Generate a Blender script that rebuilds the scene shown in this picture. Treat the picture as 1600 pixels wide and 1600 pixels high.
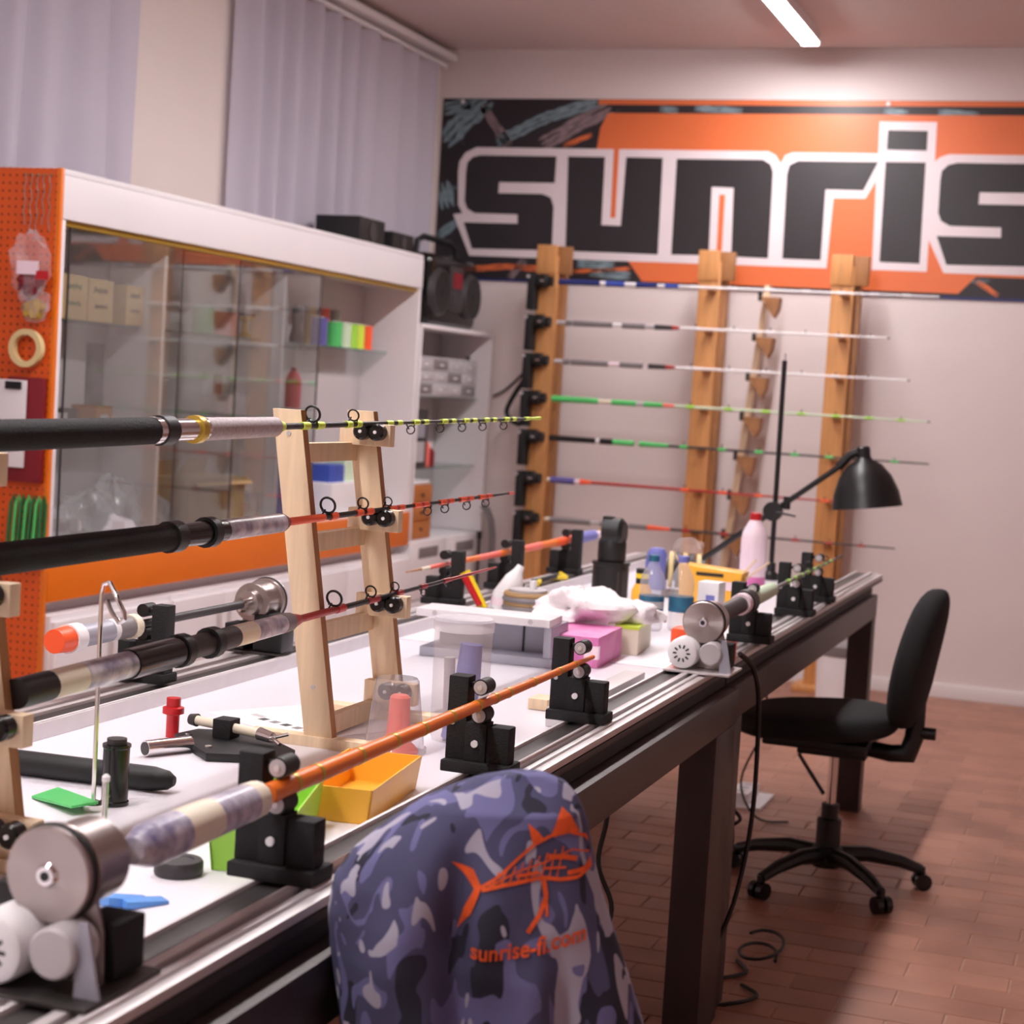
import bpy, bmesh, math, random
from mathutils import Matrix, Vector
random.seed(7)
for o in list(bpy.data.objects): bpy.data.objects.remove(o)
S = bpy.context.scene
C = S.collection
PI = math.pi

# ------------------------------------------------------------------ camera
YAW, PITCH, ROLL, CAMH = math.radians(19.0), math.radians(-3.9), math.radians(3.49), 1.40
fw = Vector((-math.sin(YAW)*math.cos(PITCH), math.cos(YAW)*math.cos(PITCH), math.sin(PITCH)))
rt = Vector((math.cos(YAW), math.sin(YAW), 0)); up = rt.cross(fw)
r2 = rt*math.cos(ROLL)+up*math.sin(ROLL); u2 = up*math.cos(ROLL)-rt*math.sin(ROLL)
cd = bpy.data.cameras.new('camera'); cam = bpy.data.objects.new('camera', cd); C.objects.link(cam)
cam.matrix_world = Matrix(((r2.x, u2.x, -fw.x, 0), (r2.y, u2.y, -fw.y, 0), (r2.z, u2.z, -fw.z, CAMH), (0, 0, 0, 1)))
cd.sensor_width = 36; cd.lens = 63.0; cd.clip_start = .05
cd.dof.use_dof = True; cd.dof.focus_distance = 2.95; cd.dof.aperture_fstop = 6.3
S.camera = cam
# ------------------------------------------------------------------ world and exposure
w = bpy.data.worlds.new('world'); S.world = w; w.use_nodes = True
w.node_tree.nodes['Background'].inputs[0].default_value = (.9, .88, .9, 1)
w.node_tree.nodes['Background'].inputs[1].default_value = .15
S.view_settings.view_transform = 'Standard'; S.view_settings.look = 'None'
S.view_settings.exposure = 0.0; S.view_settings.gamma = 1.0
LAMP = 130.0           # strength of the fluorescent tubes
LAMP_COL = (1.0, .945, .955)

# ------------------------------------------------------------------ materials
def lin(c):
    return tuple(((v/255)/12.92 if v/255 <= .04045 else ((v/255+.055)/1.055)**2.4) for v in c)
MATS = {}
def nt(name):
    m = bpy.data.materials.new(name); m.use_nodes = True
    MATS[name] = m
    return m, m.node_tree, m.node_tree.nodes['Principled BSDF']
def mat(name, rgb, rough=.5, metal=0, var=.06, vs=6, bump=0, bs=60, stretch=(1, 1, 1), emit=0, alpha=1, trans=0, coat=0, rgb2=None):
    m, t, b = nt(name)
    c = lin(rgb)
    tc = t.nodes.new('ShaderNodeTexCoord'); mp = t.nodes.new('ShaderNodeMapping'); mp.inputs['Scale'].default_value = stretch
    t.links.new(tc.outputs['Object'], mp.inputs[0])
    n = t.nodes.new('ShaderNodeTexNoise'); n.inputs['Scale'].default_value = vs; n.inputs['Detail'].default_value = 4
    t.links.new(mp.outputs[0], n.inputs[0])
    r = t.nodes.new('ShaderNodeValToRGB')
    c2 = lin(rgb2) if rgb2 else tuple(min(1, v*(1+var)) for v in c)
    r.color_ramp.elements[0].position = .3; r.color_ramp.elements[1].position = .7
    r.color_ramp.elements[0].color = tuple(v*(1-var) for v in c)+(1,); r.color_ramp.elements[1].color = c2+(1,)
    t.links.new(n.outputs[0], r.inputs[0]); t.links.new(r.outputs[0], b.inputs['Base Color'])
    b.inputs['Roughness'].default_value = rough; b.inputs['Metallic'].default_value = metal
    b.inputs['Alpha'].default_value = alpha; b.inputs['Transmission Weight'].default_value = trans
    b.inputs['Coat Weight'].default_value = coat
    if emit:
        b.inputs['Emission Color'].default_value = c+(1,); b.inputs['Emission Strength'].default_value = emit
    if bump:
        n2 = t.nodes.new('ShaderNodeTexNoise'); n2.inputs['Scale'].default_value = bs
        t.links.new(mp.outputs[0], n2.inputs[0])
        bp = t.nodes.new('ShaderNodeBump'); bp.inputs['Strength'].default_value = bump; bp.inputs['Distance'].default_value = .01
        t.links.new(n2.outputs[0], bp.inputs['Height']); t.links.new(bp.outputs[0], b.inputs['Normal'])
    return m
def clear(name, tint=(1, 1, 1), haze=.0, gloss=.5, rough=.03, ior=1.5):
    # thin clear sheet: transparent + Fresnel gloss + a little haze
    m, t, b = nt(name)
    out = t.nodes['Material Output']
    tr = t.nodes.new('ShaderNodeBsdfTransparent'); tr.inputs[0].default_value = tint+(1,)
    gl = t.nodes.new('ShaderNodeBsdfGlossy'); gl.inputs['Roughness'].default_value = rough
    df = t.nodes.new('ShaderNodeBsdfDiffuse'); df.inputs[0].default_value = tuple(.8*v for v in tint)+(1,)
    lw = t.nodes.new('ShaderNodeLayerWeight'); lw.inputs[0].default_value = .5
    pw = t.nodes.new('ShaderNodeMath'); pw.operation = 'POWER'; pw.inputs[1].default_value = 4
    fr = t.nodes.new('ShaderNodeMath'); fr.operation = 'MULTIPLY_ADD'; fr.inputs[1].default_value = .9; fr.inputs[2].default_value = ((ior-1)/(ior+1))**2
    t.links.new(lw.outputs['Facing'], pw.inputs[0]); t.links.new(pw.outputs[0], fr.inputs[0])
    m1 = t.nodes.new('ShaderNodeMixShader'); m1.inputs[0].default_value = haze
    m2 = t.nodes.new('ShaderNodeMixShader')
    t.links.new(tr.outputs[0], m1.inputs[1]); t.links.new(df.outputs[0], m1.inputs[2])
    t.links.new(fr.outputs[0], m2.inputs[0]); t.links.new(m1.outputs[0], m2.inputs[1]); t.links.new(gl.outputs[0], m2.inputs[2])
    t.links.new(m2.outputs[0], out.inputs[0]); t.nodes.remove(b)
    return m

mat('wall', (226, 214, 212), .85, var=.02, vs=1.5, bump=.05, bs=80)
mat('wall_plaster', (225, 213, 207), .85, var=.03, vs=1.2)
mat('ceiling', (222, 208, 206), .9, var=.02, vs=1)
mat('skirting', (232, 226, 226), .5, var=.02)
mat('grout', (178, 142, 124), .9, var=.1, vs=20)
mat('laminate', (238, 233, 236), .35, var=.015, vs=3)
mat('laminate_grey', (205, 198, 200), .45, var=.02, vs=3)
mat('table_white', (240, 236, 243), .3, var=.012, vs=3)
mat('orange_lam', (236, 120, 22), .28, var=.03, vs=3)
mat('steel_dark', (62, 52, 52), .42, metal=.25, var=.12, vs=8, bump=.05, bs=120)
mat('tray_black', (22, 20, 21), .6)
mat('alu', (214, 208, 208), .36, metal=.35, var=.05, vs=20, stretch=(60, 1, 60))
mat('alu_white', (232, 228, 230), .4, metal=.1, var=.03, vs=20)
mat('alu_dark', (70, 66, 65), .45, metal=.5, var=.08, vs=20)
mat('alu_disc', (172, 162, 158), .3, metal=.9, var=.08, vs=14)
mat('chrome', (225, 222, 222), .14, metal=1, var=.02)
mat('black', (20, 20, 22), .45, var=.15)
mat('black_matte', (24, 23, 25), .8, var=.15, bump=.2, bs=300)
mat('black_rubber', (16, 16, 17), .55, var=.2)
mat('black_gloss', (14, 14, 15), .22, var=.1)
mat('dark_grey', (58, 54, 56), .5)
mat('mid_grey', (128, 122, 124), .5)
mat('grey_metal', (168, 168, 180), .45, metal=.25, var=.03)
mat('light_grey', (190, 185, 188), .5)
mat('white', (240, 238, 240), .5, var=.02)
mat('cream', (232, 222, 200), .55)
mat('pine', (232, 206, 172), .6, var=.09, vs=5, stretch=(14, 14, 1), bump=.1, bs=20)
mat('pine_dark', (168, 118, 76), .65, var=.14, vs=5, stretch=(14, 14, 1))
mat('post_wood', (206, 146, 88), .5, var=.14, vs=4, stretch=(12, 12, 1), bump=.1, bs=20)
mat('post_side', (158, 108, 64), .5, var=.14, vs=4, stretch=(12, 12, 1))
mat('box_wood', (190, 116, 58), .5, var=.12, vs=5, stretch=(1, 1, 12))
mat('kraft', (205, 172, 122), .8, var=.06, vs=9)
mat('kraft_dark', (176, 142, 98), .8, var=.06, vs=9)
mat('ink', (50, 40, 36), .7)
mat('ink_green', (60, 110, 70), .7)
mat('orange', (240, 120, 30), .35, var=.05)
mat('orange_neon', (255, 96, 50), .4, var=.03)
mat('red', (196, 26, 34), .35, var=.08)
mat('red_dark', (130, 20, 34), .5)
mat('red_pale', (250, 118, 104), .4)
mat('rod_red', (176, 44, 40), .35)
mat('lime', (165, 225, 80), .35, var=.03)
mat('green', (86, 200, 110), .4)
mat('green_dark', (40, 110, 60), .5)
mat('neon_yellow', (214, 240, 80), .4, var=.03)
mat('yellow', (246, 214, 40), .4)
mat('tray_yellow', (255, 188, 60), .35, var=.02)
mat('blue', (60, 84, 176), .4)
mat('blue_light', (96, 160, 236), .4)
mat('navy', (36, 52, 118), .4)
mat('purple', (98, 94, 160), .5, var=.08, vs=30)
mat('purple_cam', (140, 132, 176), .3, var=.4, vs=38, rgb2=(226, 220, 226))
mat('lilac', (118, 122, 196), .5)
mat('pink', (238, 148, 200), .5, rgb2=(214, 110, 176), vs=16)
mat('pink_pale', (248, 226, 236), .4)
mat('pale_green', (206, 226, 196), .5)
mat('label_teal', (30, 112, 140), .5, vs=40, rgb2=(40, 86, 120))
mat('gold', (204, 172, 70), .3, metal=.7)
mat('tape_cream', (226, 206, 150), .6)
mat('pvc', (236, 228, 224), .35)
mat('grip_grey', (178, 166, 168), .55, var=.2, vs=180)
mat('tissue', (246, 238, 240), .9, var=.03, bump=.9, bs=28)
mat('paper', (246, 243, 246), .8, var=.01)
mat('leather', (26, 25, 27), .75, var=.2, bump=.25, bs=220)
mat('fabric_black', (17, 16, 18), .9, var=.25, vs=200, bump=.3, bs=400)
mat('photo_dark', (84, 74, 82), .3, var=.5, vs=7, rgb2=(150, 140, 150))
mat('letter_white', (228, 216, 219), .5, var=.02)
mat('letter_black', (40, 36, 39), .42, var=.08, vs=3)
mat('banner_orange', (222, 112, 62), .4, var=.05, vs=2, bump=.3, bs=2.5)
mat('stroke_teal', (120, 142, 150), .45, var=.25, vs=25)
mat('stroke_mauve', (132, 114, 118), .45, var=.25, vs=25)
mat('print_orange', (236, 92, 34), .8, var=.2, vs=60)
mat('lamp_black', (22, 22, 23), .38, var=.1)
mat('lamp_white', (235, 230, 220), .4)
mat('frost', (238, 234, 240), .5, alpha=.42, var=.02)
mat('frost_warm', (244, 236, 232), .45, alpha=.27, var=.02)
mat('bag', (235, 232, 238), .1, alpha=.5, var=.1, vs=20)
mat('film', (240, 236, 240), .1, alpha=.16, var=.1, vs=40)
mat('cord', (18, 16, 17), .5)
mat('tube_emit', (255, 248, 242), .5, emit=1)
clear('glass', (.86, .885, .88), 0.015, ior=1.95)
clear('bottle_clear', (.97, .97, .99), .24)
clear('cup_clear', (.96, .955, .97), .16)
clear('shelf_glass', (.80, .90, .88), .05)
b = MATS['tube_emit'].node_tree.nodes['Principled BSDF']
b.inputs['Emission Color'].default_value = LAMP_COL+(1,); b.inputs['Emission Strength'].default_value = LAMP

mat('turned_disc', (176, 166, 163), .28, metal=1, var=.03, vs=30)
def turned():
    t = MATS['turned_disc'].node_tree; b = t.nodes['Principled BSDF']
    tg = t.nodes.new('ShaderNodeTangent'); tg.direction_type = 'RADIAL'; tg.axis = 'Y'
    b.inputs['Anisotropic'].default_value = .85; b.inputs['Roughness'].default_value = .32
    t.links.new(tg.outputs[0], b.inputs['Tangent'])
turned()
def tile_mat():
    m, t, b = nt('tile')
    oi = t.nodes.new('ShaderNodeObjectInfo'); tc = t.nodes.new('ShaderNodeTexCoord')
    n = t.nodes.new('ShaderNodeTexNoise'); n.inputs['Scale'].default_value = 5; n.inputs['Detail'].default_value = 6
    gm = t.nodes.new('ShaderNodeNewGeometry'); t.links.new(gm.outputs['Position'], n.inputs[0])
    ad = t.nodes.new('ShaderNodeMath'); ad.operation = 'MULTIPLY_ADD'; ad.inputs[1].default_value = .35
    t.links.new(oi.outputs['Random'], ad.inputs[0]); t.links.new(n.outputs[0], ad.inputs[2])
    r = t.nodes.new('ShaderNodeValToRGB')
    r.color_ramp.elements[0].position = .35; r.color_ramp.elements[0].color = lin((140, 94, 76))+(1,)
    r.color_ramp.elements[1].position = .95; r.color_ramp.elements[1].color = lin((176, 124, 102))+(1,)
    t.links.new(ad.outputs[0], r.inputs[0]); t.links.new(r.outputs[0], b.inputs['Base Color'])
    b.inputs['Roughness'].default_value = .42
tile_mat()
def camo_mat():
    m, t, b = nt('camo')
    tc = t.nodes.new('ShaderNodeTexCoord'); mp = t.nodes.new('ShaderNodeMapping'); mp.inputs['Scale'].default_value = (17, 17, 8); mp.inputs['Rotation'].default_value = (0, .5, 0)
    t.links.new(tc.outputs['Object'], mp.inputs[0])
    def layer(scale, off):
        n = t.nodes.new('ShaderNodeTexNoise'); n.inputs['Scale'].default_value = scale; n.inputs['Detail'].default_value = 1.2; n.inputs['Distortion'].default_value = .9
        v = t.nodes.new('ShaderNodeVectorMath'); v.inputs[1].default_value = off
        t.links.new(mp.outputs[0], v.inputs[0]); t.links.new(v.outputs[0], n.inputs[0]); return n
    a, c_, d = layer(1.0, (0, 0, 0)), layer(1.2, (7, 3, 1)), layer(1.35, (2, 9, 4))
    col = t.nodes.new('ShaderNodeRGB'); col.outputs[0].default_value = lin((78, 78, 110))+(1,)
    prev = col.outputs[0]
    for n, th, rgb in ((a, .55, (42, 42, 58)), (c_, .56, (110, 109, 154)), (d, .59, (172, 168, 186))):
        g = t.nodes.new('ShaderNodeMath'); g.operation = 'GREATER_THAN'; g.inputs[1].default_value = th
        t.links.new(n.outputs[0], g.inputs[0])
        mx = t.nodes.new('ShaderNodeMix'); mx.data_type = 'RGBA'
        t.links.new(g.outputs[0], mx.inputs[0]); t.links.new(prev, mx.inputs[6]); mx.inputs[7].default_value = lin(rgb)+(1,)
        prev = mx.outputs[2]
    t.links.new(prev, b.inputs['Base Color']); b.inputs['Roughness'].default_value = .9
camo_mat()
def strokes_mat():
    m, t, b = nt('banner_dark')
    tc = t.nodes.new('ShaderNodeTexCoord')
    prev = None
    col = t.nodes.new('ShaderNodeRGB'); col.outputs[0].default_value = lin((38, 33, 37))+(1,); prev = col.outputs[0]
    for rot, th, rgb, sc in ((.75, .68, (84, 96, 102), 1.0), (-.9, .72, (90, 78, 84), 1.1)):
        mp = t.nodes.new('ShaderNodeMapping'); mp.inputs['Rotation'].default_value = (0, rot, 0)
        mp.inputs['Scale'].default_value = (1.6*sc, 1, 9*sc); mp.vector_type = 'TEXTURE' if False else 'POINT'
        t.links.new(tc.outputs['Object'], mp.inputs[0])
        n = t.nodes.new('ShaderNodeTexNoise'); n.inputs['Scale'].default_value = 1.5; n.inputs['Detail'].default_value = 8; n.inputs['Roughness'].default_value = .68
        t.links.new(mp.outputs[0], n.inputs[0])
        g = t.nodes.new('ShaderNodeValToRGB'); g.color_ramp.elements[0].position = th-.06; g.color_ramp.elements[1].position = th-.03
        t.links.new(n.outputs[0], g.inputs[0])
        mx = t.nodes.new('ShaderNodeMix'); mx.data_type = 'RGBA'
        t.links.new(g.outputs[0], mx.inputs[0]); t.links.new(prev, mx.inputs[6]); mx.inputs[7].default_value = lin(rgb)+(1,)
        prev = mx.outputs[2]
    t.links.new(prev, b.inputs['Base Color']); b.inputs['Roughness'].default_value = .42
strokes_mat()
def peg_mat():
    m, t, b = nt('pegboard_orange')
    tc = t.nodes.new('ShaderNodeTexCoord')
    def vm(op, v):
        n = t.nodes.new('ShaderNodeVectorMath'); n.operation = op
        if v: n.inputs[1].default_value = v
        return n
    a = vm('MULTIPLY', (40, 0, 40)); f = vm('FRACTION', None); s = vm('SUBTRACT', (.5, 0, .5)); l = vm('LENGTH', None)
    t.links.new(tc.outputs['Object'], a.inputs[0]); t.links.new(a.outputs[0], f.inputs[0]); t.links.new(f.outputs[0], s.inputs[0]); t.links.new(s.outputs[0], l.inputs[0])
    g = t.nodes.new('ShaderNodeMath'); g.operation = 'LESS_THAN'; g.inputs[1].default_value = .15
    t.links.new(l.outputs['Value'], g.inputs[0])
    mx = t.nodes.new('ShaderNodeMix'); mx.data_type = 'RGBA'; t.links.new(g.outputs[0], mx.inputs[0])
    mx.inputs[6].default_value = lin((226, 92, 22))+(1,); mx.inputs[7].default_value = lin((90, 34, 12))+(1,)
    t.links.new(mx.outputs[2], b.inputs['Base Color']); b.inputs['Roughness'].default_value = .5
peg_mat()
def curtain_mat():
    m, t, b = nt('curtain')
    out = t.nodes['Material Output']
    b.inputs['Base Color'].default_value = lin((206, 200, 212))+(1,); b.inputs['Roughness'].default_value = .9
    tl = t.nodes.new('ShaderNodeBsdfTranslucent'); tl.inputs[0].default_value = lin((214, 210, 226))+(1,)
    n = t.nodes.new('ShaderNodeTexNoise'); n.inputs['Scale'].default_value = 300
    bp = t.nodes.new('ShaderNodeBump'); bp.inputs['Strength'].default_value = .1; t.links.new(n.outputs[0], bp.inputs['Height']); t.links.new(bp.outputs[0], b.inputs['Normal'])
    mx = t.nodes.new('ShaderNodeMixShader'); mx.inputs[0].default_value = .25
    t.links.new(b.outputs[0], mx.inputs[1]); t.links.new(tl.outputs[0], mx.inputs[2]); t.links.new(mx.outputs[0], out.inputs[0])
curtain_mat()

# ------------------------------------------------------------------ mesh building
class MB:
    def __init__(s, M=None):
        s.v = []; s.f = []; s.M = M or Matrix.Identity(4)
    def add(s, vs, fs):
        k = len(s.v); s.v += [s.M @ Vector(v) for v in vs]; s.f += [tuple(i+k for i in f) for f in fs]; return s
    def box(s, x0, x1, y0, y1, z0, z1):
        return s.add([(x0,y0,z0),(x1,y0,z0),(x1,y1,z0),(x0,y1,z0),(x0,y0,z1),(x1,y0,z1),(x1,y1,z1),(x0,y1,z1)],
                     [(0,3,2,1),(4,5,6,7),(0,1,5,4),(1,2,6,5),(2,3,7,6),(3,0,4,7)])
    def frustum(s, b0, b1, z0, z1):   # rectangles (x0,x1,y0,y1)
        a, c_, d, e = b0; g, h, i, j = b1
        return s.add([(a,d,z0),(c_,d,z0),(c_,e,z0),(a,e,z0),(g,i,z1),(h,i,z1),(h,j,z1),(g,j,z1)],
                     [(0,3,2,1),(4,5,6,7),(0,1,5,4),(1,2,6,5),(2,3,7,6),(3,0,4,7)])
    def tube(s, path, r, n=10, caps=True, closed=False):
        P = [Vector(p) for p in path]; m = len(P)
        R = r if isinstance(r, (list, tuple)) else [r]*m
        vs = []; fs = []; prev = None
        for i, p in enumerate(P):
            if closed: t = (P[(i+1) % m]-P[i-1])
            else: t = (P[min(i+1, m-1)]-P[max(i-1, 0)])
            t.normalize()
            if prev is None:
                a = Vector((0, 0, 1)) if abs(t.z) < .9 else Vector((1, 0, 0))
                u = t.cross(a).normalized()
            else:
                u = (prev-t*prev.dot(t)).normalized()
            prev = u; w_ = t.cross(u)
            for k in range(n):
                a = 2*PI*k/n; vs.append(p+u*(R[i]*math.cos(a))+w_*(R[i]*math.sin(a)))
        for i in range(m if closed else m-1):
            j = (i+1) % m
            for k in range(n):
                fs.append((i*n+k, i*n+(k+1) % n, j*n+(k+1) % n, j*n+k))
        if caps and not closed:
            fs.append(tuple(range(n-1, -1, -1))); fs.append(tuple((m-1)*n+k for k in range(n)))
        return s.add(vs, fs)
    def cyl(s, p0, p1, r0, r1=None, n=20):
        return s.tube([p0, p1], [r0, r0 if r1 is None else r1], n)
    def lathe(s, c0, prof, n=24, axis=(0, 0, 1)):
        # prof: (radius, height); closed at ends with caps
        ax = Vector(axis).normalized(); a = Vector((0, 0, 1)) if abs(ax.z) < .9 else Vector((1, 0, 0))
        u = ax.cross(a).normalized(); w_ = ax.cross(u); c0 = Vector(c0)
        vs = []; fs = []
        for r, h in prof:
            for k in range(n):
                t = 2*PI*k/n; vs.append(c0+ax*h+u*(r*math.cos(t))+w_*(r*math.sin(t)))
        for i in range(len(prof)-1):
            for k in range(n): fs.append((i*n+k, i*n+(k+1) % n, (i+1)*n+(k+1) % n, (i+1)*n+k))
        ring = prof[0] == prof[-1]
        if prof[0][0] > 1e-5 and not ring: fs.append(tuple(range(n-1, -1, -1)))
        if prof[-1][0] > 1e-5 and not ring: fs.append(tuple((len(prof)-1)*n+k for k in range(n)))
        return s.add(vs, fs)
    def torus(s, c0, axis, R, r, n=20, k=8):
        ax = Vector(axis).normalized(); a = Vector((0, 0, 1)) if abs(ax.z) < .9 else Vector((1, 0, 0))
        u = ax.cross(a).normalized(); w_ = ax.cross(u); c0 = Vector(c0)
        return s.tube([c0+u*(R*math.cos(2*PI*i/n))+w_*(R*math.sin(2*PI*i/n)) for i in range(n)], r, k, closed=True)
    def prism(s, poly, f0, f1):      # poly of 2-D points, f0/f1 map a 2-D point to 3-D
        n = len(poly)
        return s.add([f0(p) for p in poly]+[f1(p) for p in poly],
                     [tuple(range(n-1, -1, -1)), tuple(range(n, 2*n))]+[(i, (i+1) % n, n+(i+1) % n, n+i) for i in range(n)])
    def xz(s, poly, y0, y1): return s.prism(poly, lambda p: (p[0], y1, p[1]), lambda p: (p[0], y0, p[1]))
    def xy(s, poly, z0, z1): return s.prism(poly, lambda p: (p[0], p[1], z0), lambda p: (p[0], p[1], z1))
    def yz(s, poly, x0, x1): return s.prism(poly, lambda p: (x0, p[0], p[1]), lambda p: (x1, p[0], p[1]))
    def grid(s, fn, nu, nv, closed_u=False):
        vs = [fn(i/nu, j/nv) for j in range(nv+1) for i in range(nu+(0 if closed_u else 1))]
        W = nu if closed_u else nu+1
        fs = [(j*W+i, j*W+(i+1) % W, (j+1)*W+(i+1) % W, (j+1)*W+i) for j in range(nv) for i in range(nu)]
        return s.add(vs, fs)
    def blob(s, c0, rad, n=16, jag=.25, seed=0, fl=True):
        # crumpled lump, flattened underneath
        rnd = random.Random(seed); ph = [(rnd.uniform(1.5, 6), rnd.uniform(1.5, 6), rnd.uniform(0, 6), rnd.uniform(0, 6)) for _ in range(6)]
        c0 = Vector(c0); vs = []
        for j in range(n+1):
            th = PI*j/n
            for i in range(2*n):
                a = 2*PI*i/(2*n)
                d = 1+jag*sum(math.sin(p[0]*a*1.0+p[2])*math.sin(p[1]*th+p[3]) for p in ph)/2.2*math.sin(th)+rnd.uniform(-jag, jag)*.18
                z = math.cos(th)*d
                if fl and z < -.35: z = -.35
                vs.append(c0+Vector((rad[0]*math.sin(th)*math.cos(a)*d, rad[1]*math.sin(th)*math.sin(a)*d, rad[2]*(z+.35)/1.35 if fl else rad[2]*z)))
        fs = [(j*2*n+i, (j+1)*2*n+i, (j+1)*2*n+(i+1) % (2*n), j*2*n+(i+1) % (2*n)) for j in range(n) for i in range(2*n)]
        return s.add(vs, fs)
    def mesh(s, name, m, bevel=0, smooth=35, off=None, seg=2):
        me = bpy.data.meshes.new(name)
        bm = bmesh.new()
        vv = [bm.verts.new(v-off if off is not None else v) for v in s.v]
        for f in s.f:
            try: bm.faces.new([vv[i] for i in f])
            except ValueError: pass
        bmesh.ops.remove_doubles(bm, verts=bm.verts, dist=1e-6)
        bmesh.ops.recalc_face_normals(bm, faces=bm.faces)
        if bevel:
            ed = [e for e in bm.edges if len(e.link_faces) == 2 and e.calc_face_angle(0) > .6]
            bmesh.ops.bevel(bm, geom=ed, offset=bevel, segments=seg, affect='EDGES', profile=.6)
        bm.to_mesh(me); bm.free()
        me.materials.append(MATS[m])
        if smooth:
            for p in me.polygons: p.use_smooth = True
            me.set_sharp_from_angle(angle=math.radians(smooth))
        return me
    def part(s, name, m, parent, bevel=0, smooth=35, label=None, seg=2):
        o = bpy.data.objects.new(name, s.mesh(name, m, bevel, smooth, seg=seg)); C.objects.link(o); o.parent = parent
        if label: o['label'] = label
        return o
    def solo(s, name, m, label, cat, bevel=0, smooth=35, group=None, seg=2):
        xs = [v.x for v in s.v]; ys = [v.y for v in s.v]; zs = [v.z for v in s.v]
        off = Vector(((min(xs)+max(xs))/2, (min(ys)+max(ys))/2, min(zs)))
        o = bpy.data.objects.new(name, s.mesh(name, m, bevel, smooth, off, seg)); C.objects.link(o); o.location = off
        tag(o, label, cat, group); return o
def tag(o, label, cat, group=None):
    o['label'] = label; o['category'] = cat
    if group: o['group'] = group
    return o
def thing(name, label, cat, loc=(0, 0, 0), rz=0, group=None):
    o = bpy.data.objects.new(name, None); C.objects.link(o); o.empty_display_size = .05
    o.location = loc; o.rotation_euler = (0, 0, rz)
    o.matrix_world = Matrix.Translation(loc) @ Matrix.Rotation(rz, 4, 'Z')
    return tag(o, label, cat, group)
def W(o):      # builder taking world coordinates for parts of thing o
    return MB((Matrix.Translation(o.location) @ Matrix.Rotation(o.rotation_euler.z, 4, 'Z')).inverted())
def struct(mb, name, m, bevel=0, parent=None, smooth=35):
    o = bpy.data.objects.new(name, mb.mesh(name, m, bevel, smooth)); C.objects.link(o)
    o.parent = parent
    if parent is None: o['kind'] = 'structure'
    return o
def dup(root, loc, rz=0, label=None, group=None):
    r = root.copy(); C.objects.link(r); r.location = loc; r.rotation_euler = (0, 0, rz)
    if label: r['label'] = label
    if group: r['group'] = group
    for ch in list(root.children):
        c_ = ch.copy(); C.objects.link(c_); c_.parent = r
        for g in ch.children:
            d = g.copy(); C.objects.link(d); d.parent = c_
    return r
def arc(cx, cy, r, a0, a1, n=6):
    return [(cx+r*math.cos(math.radians(a0+(a1-a0)*i/n)), cy+r*math.sin(math.radians(a0+(a1-a0)*i/n))) for i in range(n+1)]

T, RT = .785, .815          # table top, top of the aluminium rails
XL, YB, ZC = -3.69, 9.10, 3.20
XR, YF = 2.7, -1.6

# ================================================================== the room
fl = struct(MB().box(XL, XR, YF, YB, -.06, -.003), 'floor', 'grout')
tw, tl, gap = .118, .25, .005
proto = MB().box(0, tl-gap, 0, tw-gap, -.012, 0).mesh('tile', 'tile', bevel=.0015, smooth=0, seg=1)
cells = []
j = 0; y = YB-tw
while y > YF:
    off = (j % 2)*tl/2
    x = XL+.005-off
    while x < XR:
        x0, x1 = max(x, XL+.004), min(x+tl-gap, XR-.004)
        if x1-x0 > .02: cells.append((x0, x1, y))
        x += tl
    y -= tw; j += 1
def seen(cl):
    x0, x1, yy = cl
    return x1-x0 > tl-gap-.001 and ((-1.45 < x0 < .0 and 3.4 < yy < 7.6 and x0 < -.12+.0*yy) or (-.98 < x0 < -.3 and 7.6 <= yy))
pick = sorted([cl for cl in cells if seen(cl)], key=lambda cl: cl[2])[:298]
ps = set(pick); rest = MB()
for cl in cells:
    if cl in ps:
        o = bpy.data.objects.new('tile', proto); C.objects.link(o); o.parent = fl; o.location = (cl[0], cl[2], 0)
    else:
        rest.box(cl[0], cl[1], cl[2], cl[2]+tw-gap, -.012, 0)
o = rest.part('tiles', 'tile', fl, smooth=0); o['kind'] = 'stuff'
struct(MB().box(XL-.1, XL, YF-.1, YB+.1, -.06, ZC+.1), 'wall_left', 'wall_plaster')
struct(MB().box(XL, XR, YB, YB+.1, -.06, ZC+.1), 'wall_back', 'wall')
struct(MB().box(XR, XR+.1, YF-.1, YB+.1, -.06, ZC+.1), 'wall_right', 'wall')
struct(MB().box(XL, XR, YF-.1, YF, -.06, ZC+.1), 'wall_front', 'wall')
struct(MB().box(XL-.1, XR+.1, YF-.1, YB+.1, ZC, ZC+.1), 'ceiling', 'ceiling')
struct(MB().box(XL, XR, YB-.014, YB, 0, .07), 'baseboard_back', 'skirting', .003)
struct(MB().box(XR-.014, XR, YF, YB-.014, 0, .07), 'baseboard_right', 'skirting', .003)
struct(MB().box(XL, XL+.014, YF, 4.9, 0, .07), 'baseboard_left', 'skirting', .003)

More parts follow.
